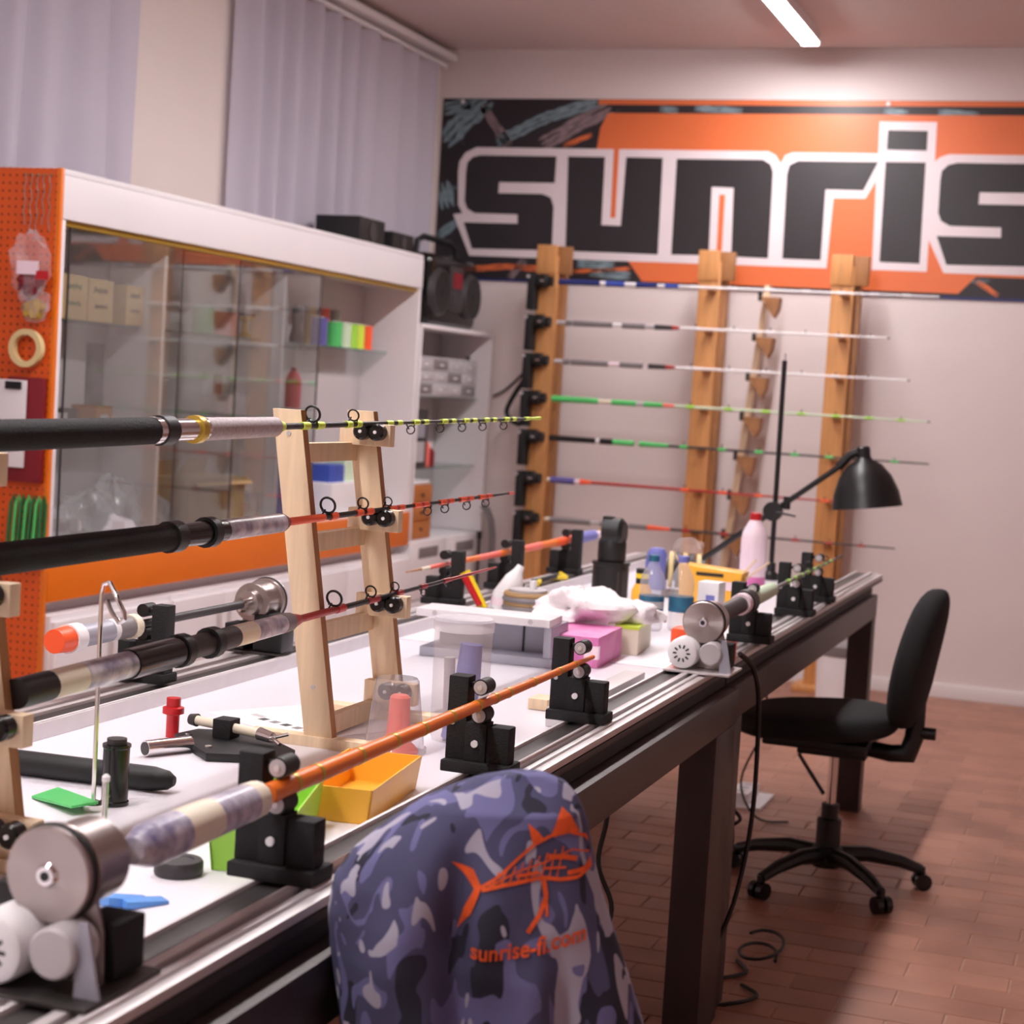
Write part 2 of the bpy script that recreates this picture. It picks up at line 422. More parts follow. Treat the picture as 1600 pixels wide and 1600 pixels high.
# ceiling fluorescent fixtures, one row above the benches
lamp = thing('ceiling_light', 'long white fluorescent ceiling light in the row above the workbenches', 'ceiling light', (-1.63, 8.08, ZC), 0, 'fluorescent ceiling lights')
MB().box(-.05, .05, -.64, .64, -.030, 0).part('housing', 'white', lamp, .002)
for s_ in (-1, 1):
    MB().box(s_*.0455-.0045, s_*.0455+.0045, -.64, .64, -.050, -.030).part('added_side_lip', 'white', lamp, .001)  # lip added to the housing to keep tube light off the ceiling
    MB().box(-.041, .041, s_*.6355-.0045, s_*.6355+.0045, -.062, -.030).part('added_end_lip', 'white', lamp, .001)  # deeper end lip, added to cut tube light on the upper wall
MB().box(-.04, .04, -.63, .63, -.055, -.030).part('tube', 'tube_emit', lamp, .006)
lamp['label'] = 'fluorescent ceiling light nearest the banner wall'
for yy, lb in ((5.95, 'over the far workbench'), (3.85, 'over the joint of the two workbenches'), (1.75, 'over the near winding motor'), (-.3, 'at the end of the row away from the banner')): dup(lamp, (-1.63, yy, ZC), 0, 'fluorescent ceiling light '+lb)

# ================================================================== curtains on the left wall
def curtain(y0, y1, n, label, seed, x=-3.63):
    t = thing('curtain', label, 'curtain', (x, (y0+y1)/2, .8), 0, 'white sheer curtains')
    rnd = random.Random(seed); ph = [rnd.uniform(0, 6) for _ in range(4)]
    ln = y1-y0
    def fn(u, v):
        z = 3.08-(3.08-.85)*v
        yy = y0+ln*u+.09*(v-.4)*math.sin(u*PI)*math.sin(u*11+ph[1])
        w0 = 2*PI*n*u+1.9*math.sin(u*7+ph[0]+v*.9)+.9*math.sin(u*17+ph[2]-v*1.4); a = .036*math.sin(w0)*(.8+.2*v)+.007*math.sin(2.1*w0+ph[1])+.003*v*math.sin(w0*.5+ph[3])
        return (x-.004+a, yy, z)
    m = W(t); m.grid(fn, n*22, 20)
    o = m.part('cloth', 'curtain', t, smooth=180)
    W(t).cyl((x-.005, y0-.05, 3.10), (x-.005, y1+.05, 3.10), .012).part('curtain_rail', 'white', t)
    return t
curtain(3.6, 5.90, 9, 'white sheer curtain hanging behind the orange pegboard end of the cabinet', 3)
curtain(6.72, 8.97, 10, 'white sheer curtain gathered in the far corner beside the banner', 5)
MB().box(XL, XL+.10, 3.3, YB-.02, 3.13, 3.165).solo('curtain_pelmet', 'white', 'thin white curtain pelmet strip under the ceiling along the left wall', 'pelmet', .004)

# ================================================================== banner
bt = thing('wall_banner', 'large orange and black printed banner with bold lettering on the back wall', 'banner', (-1.2, YB-.004, 1.97))
BY = YB-.006
def sheet_wave(x, z):
    return .004*math.sin(7*x+3*z)*math.sin(2.2*x)
W(bt).box(-3.665, 1.55, BY, BY+.004, 1.975, 2.942).part('cloth', 'banner_dark', bt, label='dark printed cloth with teal brush strokes')
def lay(poly, k, name, m, label=None):
    mb = W(bt); mb.xz(poly, BY-.0012*k, BY-.0002); return mb.part(name, m, bt, smooth=0, label=label)
SX = 2.51; EX = 3.13
Or_ = [(-2.785,2.683),(-2.772,2.794),(-2.735,2.87),(1.45,2.875),(1.45,2.2),(1.2,2.09),(-.8,2.09),(-.882,2.003),(-2.493,2.003),(-2.58,2.111),(-2.747,2.124)]
lay(Or_, 1, 'orange_panel', 'banner_orange', 'flat orange panel printed behind the lettering')
lay([(-2.79,2.94),(1.5,2.94),(1.5,2.914),(-2.79,2.914)], 1, 'orange_strip', 'banner_orange')
lay([(-3.66,1.986),(1.5,1.986),(1.5,1.977),(-3.66,1.977)], 2, 'edge_strip', 'navy')
Wp = [(-3.555,2.551),(-3.55,2.606),(-3.519,2.653),(-3.458,2.683),(-1.873,2.684),(-1.834,2.664),(-1.806,2.622),(-1.787,2.665),(-1.75,2.68),(-1.321,2.681),(-1.326,2.838),(-1.046,2.838),(-1.042,2.646),(-1.017,2.668),(-.975,2.682),(1.02,2.684),(1.07,2.66),(1.09,2.60),(1.09,2.105),(-.96,2.102),(-1.043,2.262),(-1.041,2.105),(-3.463,2.105),(-3.569,2.324),(-3.516,2.331),(-3.544,2.374)]
lay(Wp, 2, 'letter_outline', 'letter_white', 'white outline around the letters')
for pl in ([(-2.690,2.684),(-2.662,2.684),(-2.659,2.328),(-2.685,2.328)], [(-2.112,2.46),(-2.083,2.46),(-2.079,2.105),(-2.106,2.105)],
           [(-1.527,2.455),(-1.368,2.456),(-1.322,2.545),(-1.311,2.10),(-1.537,2.10)]):
    lay(pl, 3, 'orange_slot', 'banner_orange')
Sp = [(-3.509,2.551),(-3.505,2.6),(-3.476,2.63),(-3.434,2.641),(-3.003,2.641),(-3.004,2.502),(-3.316,2.5),(-3.317,2.442),(-3.068,2.443),(-3.021,2.425),(-3.002,2.377),(-2.997,2.148),(-3.449,2.143),(-3.506,2.282),(-3.198,2.283),(-3.201,2.332),(-3.446,2.333),(-3.49,2.356),(-3.507,2.395)]
rnd = random.Random(4)
for kind, path, wd in [('t', [(-3.649, 2.708), (-3.41, 2.948)], 0.121), ('t', [(-3.678, 2.878), (-3.489, 2.927)], 0.07), ('t', [(-3.347, 2.712), (-3.085, 2.839), (-2.791, 2.931)], 0.064), ('m', [(-3.444, 2.914), (-3.274, 2.692)], 0.051), ('m', [(-3.094, 2.701), (-2.906, 2.807), (-2.719, 2.898)], 0.083), ('t', [(-3.646, 2.492), (-3.601, 2.356)], 0.096), ('t', [(-3.654, 2.2), (-3.537, 2.289)], 0.051), ('o', [(-2.969, 2.696), (-2.815, 2.758)], 0.026), ('m', [(-3.584, 2.099), (-3.522, 1.991)], 0.045), ('o', [(-3.477, 2.033), (-3.251, 2.055), (-3.052, 2.049)], 0.032), ('m', [(-3.228, 1.988), (-3.145, 2.096)], 0.038), ('t', [(-2.858, 2.082), (-2.647, 2.083)], 0.045), ('t', [(-2.784, 2.041), (-2.556, 2.026)], 0.045), ('o', [(-2.873, 2.041), (-2.559, 2.066)], 0.022), ('t', [(-2.46, 2.896), (-2.358, 2.887)], 0.032), ('t', [(-2.274, 2.898), (-2.022, 2.886)], 0.032), ('t', [(-1.312, 2.891), (-1.186, 2.88)], 0.032), ('t', [(-1.047, 2.887), (-0.847, 2.873)], 0.032), ('o', [(-0.8, 2.066), (-0.689, 2.001)], 0.026)]:
    q = []
    for (ax, az), (bx_, bz) in zip(path[:-1], path[1:]):
        n_ = max(3, int(math.hypot(bx_-ax, bz-az)/.03))
        q += [(ax+(bx_-ax)*i/n_, az+(bz-az)*i/n_) for i in range(n_)]
    q.append(path[-1])
    dx, dz = path[-1][0]-path[0][0], path[-1][1]-path[0][1]; ll = math.hypot(dx, dz); nx, nz = -dz/ll, dx/ll
    for lane in range(3):      # three ragged bristle marks side by side
        o_ = (lane-1)*wd*.33; up_ = []; dn_ = []
        for i, (x, z) in enumerate(q):
            e = 1 if 0 < i < len(q)-1 else .3
            h = wd*.17*e*rnd.uniform(.35, 1.25); h2 = wd*.17*e*rnd.uniform(.35, 1.25)
            cl = lambda x_, z_: (max(-3.66, x_), min(2.938, max(1.979, z_)))
            up_.append(cl(x+nx*(o_+h), z+nz*(o_+h))); dn_.append(cl(x+nx*(o_-h2), z+nz*(o_-h2)))
        lay(up_+dn_[::-1], .5, 'brush_stroke', {'t': 'stroke_teal', 'm': 'stroke_mauve', 'o': 'banner_orange'}[kind])
L = [Sp, [(-2.938,2.642),(-2.736,2.642),(-2.732,2.288),(-2.626,2.287),(-2.62,2.643),(-2.424,2.642),(-2.417,2.145),(-2.921,2.148)],
     [(-2.349,2.638),(-1.898,2.641),(-1.858,2.618),(-1.843,2.581),(-1.838,2.145),(-2.029,2.148),(-2.04,2.497),(-2.155,2.499),(-2.147,2.15),(-2.345,2.147)],
     [(-1.771,2.573),(-1.761,2.616),(-1.719,2.638),(-1.318,2.639),(-1.382,2.498),(-1.57,2.498),(-1.57,2.145),(-1.764,2.146)],
     [(-1.281,2.796),(-1.087,2.794),(-1.085,2.698),(-1.281,2.7)], [(-1.282,2.64),(-1.086,2.64),(-1.079,2.144),(-1.276,2.146)],
     [(x+SX-.01, z) for x, z in Sp],
     [(.06-.49,2.55),(.065-.49,2.60),(.095-.49,2.63),(.14-.49,2.641),(.52-.49,2.641),(.52-.49,2.40),(.25-.49,2.40),(.25-.49,2.29),(.52-.49,2.29),(.52-.49,2.145),(.10-.49,2.145),(.07-.49,2.17),(.06-.49,2.21)]]
for pl in L: lay(pl, 3, 'letter', 'letter_black', 'dark block letter')
for gx in (-1.29, -3.55, .6):
    W(bt).cyl((gx, BY-.006, 2.925), (gx, BY, 2.925), .010, n=12).part('grommet', 'white', bt)

# ================================================================== display cabinet
cab = thing('display_cabinet', 'long white wall cabinet with sliding glass doors and an orange lower strip', 'cabinet', (-3.42, 6.47, .58))
XF, XB = -3.28, -3.565
def cp(name, m, *b_, bev=.003, label=None): return W(cab).box(*b_).part(name, m, cab, bev, label=label)
cp('back_panel', 'laminate_grey', XB-.012, XB, 4.95, 8.0, .615, 2.0)
cp('top_panel', 'laminate', XB-.012, XF+.002, 4.942, 8.0, 1.995, 2.014)
cp('header', 'laminate', XF-.03, XF+.004, 4.955, 8.0, 1.855, 1.994, label='plain white header board')
cp('inner_ceiling', 'laminate', XB, XF-.03, 4.975, 7.975, 1.855, 1.87)
cp('door_track', 'gold', XF-.05, XF-.012, 4.98, 7.976, 1.836, 1.854, label='brass coloured sliding door track')
cp('end_panel', 'laminate', XB-.012, XF, 4.955, 4.98, .615, 1.854)
cp('end_panel', 'laminate', XB-.012, XF, 7.976, 8.0, .615, 1.854)
cp('partition', 'laminate', XB, XF-.055, 5.70, 5.722, .78, 1.854)
cp('partition', 'laminate', XB, XF-.055, 6.66, 6.682, .78, 1.854)
cp('cabinet_floor', 'laminate', XB, XF-.012, 4.98, 7.976, .775, .795)
cp('front_strip', 'orange_lam', XF-.015, XF+.006, 4.955, 8.0, .622, .782, label='glossy orange strip')
cp('bottom_panel', 'laminate', XB, XF-.015, 4.98, 7.976, .615, .63)
for y0, y1 in ((4.982, 5.698), (5.724, 6.658), (6.684, 7.974)):
    W(cab).box(XB+.002, -3.43, y0, y1, 1.537, 1.545).part('glass_shelf', 'shelf_glass', cab)
for y0, y1, z in ((4.982, 5.698, 1.165), (5.724, 6.658, 1.19), (6.684, 7.2, 1.262)):
    W(cab).box(XB+.002, -3.43, y0, y1, z-.008, z).part('glass_shelf', 'shelf_glass', cab)
for y0, y1, x in ((5.04, 6.22, XF-.022), (5.80, 6.98, XF-.038)):
    d_ = W(cab).box(x-.005, x, y0, y1, .80, 1.842).part('glass_door', 'glass', cab)
    for yy in (y0, y1-.005):
        W(cab).box(x-.0055, x+.0005, yy, yy+.005, .80, 1.842).part('edge', 'dark_grey', d_)
# pegboard end panel with the tools hanging from it
pg = thing('pegboard', 'orange perforated tool board closing the end of the white cabinet', 'pegboard', (-3.48, 4.93, .10))
W(pg).box(-3.572, XF-.012, 4.938, 4.95, .12, 2.012).part('perforated_panel', 'pegboard_orange', pg)
W(pg).box(XF-.012, XF+.004, 4.936, 4.954, .12, 2.014).part('edge_strip', 'orange_lam', pg, .002)

# low base units under the cabinet, one by one
for i, y0 in enumerate((4.96, 5.72, 6.48, 7.24)):
    t = thing('base_cabinet', ['low white base cupboard at the orange pegboard end', 'low white base cupboard below the open kraft carton', 'low white base cupboard below the second cabinet partition', 'low white base cupboard next to the corner drawer unit'][i], 'cabinet', (-3.45, y0+.38, 0), 0, 'low white base cupboards')
    W(t).box(-3.66, -3.262, y0, y0+.755, .06, .58).part('body', 'laminate', t, .003)
    W(t).box(-3.62, -3.30, y0+.01, y0+.745, 0, .06).part('plinth', 'dark_grey', t)
    for k in (0, 1):
        d_ = W(t).box(-3.262, -3.244, y0+.004+k*.376, y0+.375+k*.376, .07, .56).part('door', 'laminate', t, .002)
        W(t).box(-3.244, -3.232, y0+.33+k*.08, y0+.345+k*.08, .40, .50).part('handle', 'alu', d_, .002)
MB().box(-3.60, -3.33, 4.98, 7.98, .581, .614).solo('spacer_plinth', 'laminate_grey', 'recessed grey spacer between the base cupboards and the glass cabinet', 'plinth')

# ------------------------------------------------------------------ things in the display cabinet
def squiggle(m, x, y0, z, w_, h, seed):
    rnd = random.Random(seed); p = []
    n = max(4, int(w_/h*3.2))
    for i in range(n+1):
        p.append((x, y0+w_*i/n, z+h*(.5+.5*(1 if i % 2 else -1)*rnd.uniform(.4, 1))))
    m.tube(p, h*.10, 4)
def kraft(y0, y1, h, label, seed, green=False, x1=-3.41, z=1.546, dp=.135):
    t = thing('cardboard_box', label, 'box', (x1-dp/2, (y0+y1)/2, z), 0, 'small kraft boxes in the cabinet')
    W(t).box(x1-dp, x1, y0, y1, z, z+h).part('carton', 'kraft', t, .002)
    W(t).box(x1-dp+.002, x1+.0006, (y0+y1)/2-.018, (y0+y1)/2+.018, z+h-.0002, z+h+.0006).part('tape', 'kraft_dark', t)
    m = W(t)
    ln = y1-y0
    squiggle(m, x1+.0005, y0+ln*.2, z+h*.66, ln*.55, h*.16, seed)
    squiggle(m, x1+.0005, y0+ln*.25, z+h*.30, ln*.5, h*.12, seed+9)
    m.part('marker_writing', 'ink_green' if green else 'ink', t, smooth=0)
kraft(5.165, 5.325, .15, 'kraft box with green marker writing beside the orange pegboard end', 1, True)
kraft(5.333, 5.488, .145, 'kraft box with dark marker writing between two other kraft boxes', 2)
kraft(5.575, 5.735-.04, .14, 'kraft box with dark marker writing beside the white cabinet partition', 3)
MB().box(-3.5635, -3.5605, 5.575, 5.73-.04, 1.225, 1.475).solo('photo_print', 'photo_dark', 'dark narrow photograph fixed inside the cabinet', 'photograph')
for k in range(7):
    z = 1.166+k*.047
    t = thing('small_carton', ['lowest', 'second', 'third', 'middle', 'fifth', 'sixth', 'topmost'][k]+' small white and orange carton of the stack beside the pegboard', 'box', (-3.46, 5.02, z), 0, 'stacked small cartons')
    W(t).box(-3.52, -3.40, 4.985, 5.055, z, z+.030).part('carton', 'white', t)
    W(t).box(-3.52, -3.40, 4.985, 5.055, z+.030, z+.0455).part('band', 'red_pale', t)
t = thing('black_case', 'small black case on the middle cabinet shelf under the photograph', 'case', (-3.48, 5.25, 1.166))
W(t).box(-3.53, -3.43, 5.13, 5.33, 1.166, 1.245).part('shell', 'dark_grey', t, .008)
W(t).box(-3.43, -3.426, 5.20, 5.26, 1.19, 1.23).part('latch', 'light_grey', t)
t = thing('parts_box', 'small brown box with a silver clasp on the middle cabinet shelf', 'box', (-3.48, 5.50, 1.166))
W(t).box(-3.53, -3.43, 5.44, 5.55, 1.166, 1.255).part('carton', 'pine_dark', t, .004)
W(t).box(-3.431, -3.428, 5.47, 5.52, 1.20, 1.225).part('clasp', 'light_grey', t)
for i, (y0, rx, ry, rz_) in enumerate(((5.17, .10, .14, .12), (5.42, .10, .17, .165), (5.66-.13, .085, .10, .21))):
    MB().blob((-3.41, y0, .797), (rx, ry, rz_), 20, .34, 20+i).solo('plastic_bag', 'bag', 'crumpled clear plastic bag of parts on the cabinet floor', 'bag', smooth=12, group='clear plastic bags heaped in the cabinet')
MB().blob((-3.42, 5.84, .797), (.085, .095, .13), 14, .30, 29).solo('plastic_bag', 'bag', 'clear plastic bag lying against the open kraft carton', 'bag', smooth=25)
t = thing('open_carton', 'open kraft carton with raised flaps on the cabinet floor', 'box', (-3.42, 6.2, .796))
W(t).box(-3.52, -3.335, 5.96, 6.40, .797, .99).part('carton', 'kraft', t, .002)
for a, b_ in ((5.96, 6.17), (6.19, 6.40)):
    W(t).prism([(a, .99), (b_, .99), (b_-.02, 1.055), (a+.03, 1.05)], lambda p: (-3.52+(p[1]-.99)*.4, p[0], p[1]), lambda p: (-3.523+(p[1]-.99)*.4, p[0], p[1])).part('flap', 'kraft_dark', t, smooth=0)
W(t).prism([(5.96, .99), (6.40, .99), (6.43, .965), (5.98, .965)], lambda p: (-3.335+(.99-p[1])*.8, p[0], p[1]), lambda p: (-3.332+(.99-p[1])*.8, p[0], p[1])).part('flap', 'kraft_dark', t, smooth=0)
def spool(y_, m, label, x=-3.45, z=1.546, r=.036, h=.075, cat='thread spool', group=None):
    t = thing('thread_spool', label, cat, (x, y_, z), 0, group)
    MB().lathe((0, 0, 0), [(r, 0), (r, .004), (r*.94, .006), (r*.94, h-.006), (r, h-.004), (r, h)], 20).part('thread', m, t)
    MB().cyl((0, 0, h), (0, 0, h+.004), r*.5, n=16).part('core', 'white', t)
spool(6.20, 'green', 'green thread spool standing alone next to an orange spool in the middle bay', r=.045, h=.10)
spool(6.37, 'red_pale', 'wide pale orange thread spool beside the green one in the middle bay', r=.058, h=.09)
t = thing('small_reel', 'small gold and black reel on the glass shelf of the middle bay', 'reel', (-3.46, 6.57, 1.546))
MB().lathe((0, 0, 0), [(.03, 0), (.03, .01), (.016, .02), (.014, .06), (.03, .075), (.03, .085)], 18).part('body', 'gold', t)
MB().box(-.02, .02, -.05, .05, .085, .10).part('handle', 'black', t, .004)
t = thing('plastic_tub', 'clear plastic storage tub on the middle shelf behind the sliding glass', 'tub', (-3.48, 6.0, 1.191))
MB().frustum((-.05, .05, -.17, .17), (-.055, .055, -.19, .19), 0, .17).part('tub', 'frost', t, .01)
MB().box(-.058, .058, -.195, .195, .17, .185).part('lid', 'frost', t, .004)
t = thing('plastic_tub', 'clear tub with red bottles on the middle bay shelf', 'tub', (-3.48, 6.44, 1.191))
MB().frustum((-.05, .05, -.12, .12), (-.055, .055, -.14, .14), 0, .12).part('tub', 'frost', t, .01)
MB().cyl((0, -.04, .004), (0, -.04, .20), .018).part('bottle', 'red_dark', t)
MB().cyl((0, .03, .004), (0, .03, .11), .022).part('bottle', 'red_pale', t)
MB().blob((-3.42, 6.5, .797), (.07, .11, .17), 12, .25, 41).solo('plastic_bag', 'bag', 'clear plastic bag beside the open carton and the second partition', 'bag', smooth=25)
for y_, m, n_ in ((7.43, 'green', 'mint green'), (7.53, 'pale_green', 'pale green'), (7.60, 'lime', 'lime'), (7.68, 'neon_yellow', 'neon yellow'), (7.77, 'orange_neon', 'neon orange'), (7.86, 'orange_neon', None)):
    if n_: spool(y_, m, n_+' thread spool in the front row of the open cabinet bay', x=-3.465, r=.042, h=.11, group='bright thread spools')
for y_, m, n_ in ((7.33, 'gold', 'olive yellow'), (7.47, 'red_pale', 'coral'), (7.60, 'light_grey', 'grey')):
    spool(y_, m, n_+' thread spool in the back row of the open cabinet bay', x=-3.535, r=.028, h=.17, z=1.546)
spool(7.27, 'purple', 'dark purple thread cone in the open cabinet bay', x=-3.46, r=.04, h=.12)
t = thing('hand_tool', 'dark brown hand tool upright on the glass shelf of the open bay', 'tool', (-3.47, 7.06, 1.546))
MB().lathe((0, 0, 0), [(.028, 0), (.03, .02), (.018, .07), (.026, .11), (.02, .15)], 16).part('handle', 'dark_grey', t)
MB().cyl((0, 0, .15), (0, 0, .165), .008).part('tip', 'chrome', t)
t = thing('parts_organiser', 'stack of grey parts trays on the glass shelf by the second partition', 'organiser', (-3.48, 6.82, 1.546))
for k in range(4):
    MB().box(-.05, .05, -.08, .08, k*.05, k*.05+.046).part('tray', 'light_grey', t, .004)
def bottle(name, label, x, y_, z, prof, m, capm, cap, cat='bottle', group=None):
    t = thing(name, label, cat, (x, y_, z), 0, group)
    MB().lathe((0, 0, 0), prof, 20).part('body', m, t)
    MB().lathe((0, 0, 0), cap, 16).part('cap', capm, t)
    return t
bottle('spray_bottle', 'red bottle with a rounded top on the small shelf of the open bay', -3.47, 7.06, 1.263, [(.034, 0), (.036, .01), (.036, .12), (.025, .15), (.012, .16)], 'red', 'red_dark', [(.012, .16), (.012, .175)])
bottle('glue_bottle', 'thin white bottle with pink band on the small shelf of the open bay', -3.47, 6.80, 1.263, [(.02, 0), (.02, .13), (.008, .15)], 'white', 'pink', [(.008, .15), (.006, .175)])
bottle('marker_pot', 'pink marker pot on the small shelf of the open bay', -3.47, 6.90, 1.263, [(.018, 0), (.018, .07), (.006, .09)], 'red_pale', 'pink', [(.006, .09), (.004, .11)])
bottle('blue_canister', 'dark blue canister below the small shelf of the open bay', -3.46, 7.05, .797, [(.05, 0), (.05, .33), (.045, .345)], 'lilac', 'navy', [(.046, .345), (.046, .40), (.03, .42)])
t = thing('storage_bin', 'white storage bin holding blue and green packets in the open bay', 'bin', (-3.43, 7.45, .796))
MB().frustum((-.09, .09, -.20, .20), (-.095, .095, -.23, .23), 0, .14).part('bin', 'white', t, .008)
MB().box(-.05, .05, -.16, .0, .10, .22).part('packet', 'blue', t, .01)
MB().box(-.06, .04, .02, .17, .10, .26).part('packet', 'pale_green', t, .01)
MB().box(-.06, .04, .04, .15, .26, .30).part('packet', 'light_grey', t, .01)
t = thing('wrapped_roll', 'pale wrapped roll lying on the cabinet floor in the open bay', 'roll', (-3.42, 7.78, .796))
MB().cyl((0, -.13, .06), (0, .13, .06), .06).part('wrap', 'film', t)
MB().cyl((0, -.12, .06), (0, .12, .06), .045).part('core', 'cream', t)

# pegboard things
t = thing('tape_roll', 'cream masking tape roll hanging on the orange pegboard', 'tape roll', (-3.362, 4.925, 1.438))
MB().lathe((0, -.012, 0), [(.043, -.012), (.061, -.012), (.061, .012), (.043, .012), (.043, -.012)], 32, (0, 1, 0)).part('tape', 'tape_cream', t)
MB().cyl((0, -.026, .040), (0, .012, .040), .003).part('hook', 'chrome', t)
t = thing('hanging_bag', 'clear bag of red and silver parts hanging on the pegboard', 'bag', (-3.35, 4.90, 1.70))
MB().blob((0, 0, .0), (.062, .026, .108), 14, .35, 61, fl=False).part('film', 'film', t, smooth=20)
MB().blob((.0, .0, -.045), (.042, .018, .045), 10, .4, 62, fl=False).part('parts', 'red_dark', t, smooth=20)
MB().box(-.03, .05, -.034, -.032, -.03, .012).part('paper_tag', 'pink_pale', t)
MB().box(.045, .09, -.037, -.035, -.045, -.018).part('red_tag', 'red', t)
t = thing('hanging_bag', 'small clear bag of brass hooks hanging low on the pegboard beneath the red parts', 'bag', (-3.335, 4.905, 1.575))
MB().blob((0, 0, -.0), (.05, .022, .052), 12, .4, 65, fl=False).part('film', 'film', t, smooth=20)
MB().blob((0, 0, -.012), (.036, .014, .032), 9, .5, 66, fl=False).part('parts', 'gold', t, smooth=20)
for i in range(5):
    x = -3.40+.023*i
    t = thing('hook_chain', 'thin chain of small silver hooks hanging at the top of the pegboard', 'hook chain', (x, 4.93, 1.86), 0, 'hook chains on the pegboard')
    rnd = random.Random(i)
    MB().tube([(.004*math.sin(k*1.9+i), -.006, .13-.02*k) for k in range(9+i % 3)], .0022, 5).part('chain', 'chrome', t)
    MB().cyl((0, -.012, .13), (0, .008, .13), .003).part('peg', 'pine_dark', t)
t = thing('notebook', 'dark red notebook hanging on the pegboard beneath the tape roll', 'notebook', (-3.345, 4.925, 1.01))
MB().box(-.08, .052, -.012, .008, 0, .335).part('cover', 'red_dark', t, .003)
t = thing('clipboard', 'white clipboard with a black clip hanging in front of the red notebook', 'clipboard', (-3.405, 4.905, 1.055))
MB().box(-.07, .055, -.004, .004, 0, .28).part('board', 'white', t, .002)
MB().box(-.02, .04, -.012, -.004, .25, .275).part('clip', 'black', t, .003)
t = thing('cord_hank', 'hank of bright green cord hanging low on the pegboard', 'cord', (-3.345, 4.915, .74))
for k in range(7):
    x = -.055+.019*k
    MB().tube([(x, -.008, 0), (x+.004, -.012, .10), (x+.008, -.008, .20), (x+.012, 0, .225), (x+.016, .006, .20), (x+.012, .006, .08), (x+.01, .004, 0)], .006, 6).part('loop', 'green' if k % 2 else 'green_dark', t)

# speakers on the cabinet
for y0, y1, h, lb in ((7.36, 7.64, .115, 'black speaker box with a square face on top of the white cabinet'), (7.74, 7.99, .085, 'flat black box at the end of the cabinet top by the stereo')):
    t = thing('speaker_box', lb, 'speaker', (-3.44, (y0+y1)/2, 2.015))
    W(t).box(-3.55, -3.33, y0, y1, 2.0155, 2.0155+h).part('case', 'black', t, .006)
    W(t).cyl((-3.33, (y0+y1)/2, 2.0155+h/2), (-3.326, (y0+y1)/2, 2.0155+h/2), h*.36, n=20).part('cone', 'dark_grey', t)

# ================================================================== corner shelf unit with drawers
su = thing('shelf_unit', 'white open shelf unit with glass shelves in the corner behind the cabinet', 'shelf unit', (-3.45, 8.53, .63))
def sp_(name, m, *b_, bev=.003): return W(su).box(*b_).part(name, m, su, bev)
sp_('top', 'laminate', -3.585, XF, 8.03, 9.05, 1.672, 1.692)
sp_('side_panel', 'laminate', -3.585, XF, 8.03, 8.05, .632, 1.672); sp_('side_panel', 'laminate', -3.585, XF, 9.03, 9.05, .632, 1.672)
sp_('back_panel', 'laminate_grey', -3.585, -3.575, 8.05, 9.03, .632, 1.672)
for z in (1.34, .985): W(su).box(-3.573, -3.34, 8.052, 9.028, z-.008, z).part('glass_shelf', 'shelf_glass', su)
W(su).box(-3.42, -3.40, 9.022, 9.029, 1.50, 1.56).part('clip', 'dark_grey', su)
dr = thing('drawer_unit', 'low white drawer unit with cut-out handles under the corner shelf', 'drawer unit', (-3.45, 8.53, 0))
W(dr).box(-3.66, XF-.018, 8.03, 9.05, 0, .63).part('body', 'laminate', dr, .003)
for k, (y0, y1) in enumerate(((8.035, 8.535), (8.545, 9.045))):
    for z0, z1 in ((.04, .33), (.337, .625)):
        d_ = W(dr).box(XF-.018, XF, y0, y1, z0, z1).part('drawer', 'laminate', dr, .002)
        W(dr).box(XF-.004, XF+.0015, (y0+y1)/2-.13, (y0+y1)/2+.13, z1-.085, z1-.03).part('handle', 'mid_grey', d_, .004)
t = thing('boombox', 'black portable stereo with round speakers standing on the corner shelf unit', 'stereo', (-3.44, 8.56, 1.692))
MB().box(-.11, .11, -.34, .34, 0, .36).part('case', 'black_gloss', t, .05, seg=3)
for s_ in (-1, 1):
    c_ = MB().cyl((.10, s_*.22, .17), (.135, s_*.22, .17), .125, .11, n=28).part('speaker_ring', 'dark_grey', t)
    MB().lathe((.136, s_*.22, .17), [(.10, 0), (.05, -.012), (0, .01)], 24, (1, 0, 0)).part('cone', 'black', c_)
MB().box(.105, .125, -.085, .085, .08, .31).part('front_panel', 'dark_grey', t, .01)
MB().box(.12, .132, -.06, .06, .20, .28).part('display', 'red_dark', t, .004)
MB().box(.12, .132, -.07, .07, .10, .17).part('tape_deck', 'dark_grey', t, .004)
MB().tube([(0, -.28, .33), (0, -.26, .42), (0, -.18, .445), (0, .18, .445), (0, .26, .42), (0, .28, .33)], .016, 10).part('handle', 'black', t)
t = thing('organiser_box', 'grey transparent drawer organiser on the upper glass shelf of the corner unit', 'organiser', (-3.45, 8.56, 1.341))
MB().box(-.11, .11, -.42, .42, 0, .20).part('frame', 'frost', t, .006)
for r_ in range(3):
    for k in range(4):
        d_ = MB().box(.09, .112, -.40+.203*k, -.205+.203*k, .012+.062*r_, .062+.062*r_).part('drawer', 'light_grey' if (k+r_) % 3 else 'mid_grey', t, .004)
        MB().box(.112, .118, -.32+.203*k, -.285+.203*k, .03+.062*r_, .04+.062*r_).part('knob', 'white', d_)
t = thing('black_binder', 'black box file on the lower glass shelf of the corner unit', 'box file', (-3.45, 8.20, .986))
MB().box(-.12, .12, -.11, .11, 0, .29).part('case', 'dark_grey', t, .006)
MB().box(.12, .122, -.09, .07, .03, .13).part('label_panel', 'light_grey', t)
MB().box(.12, .122, -.09, .07, .15, .24).part('label_panel', 'grey_metal', t)
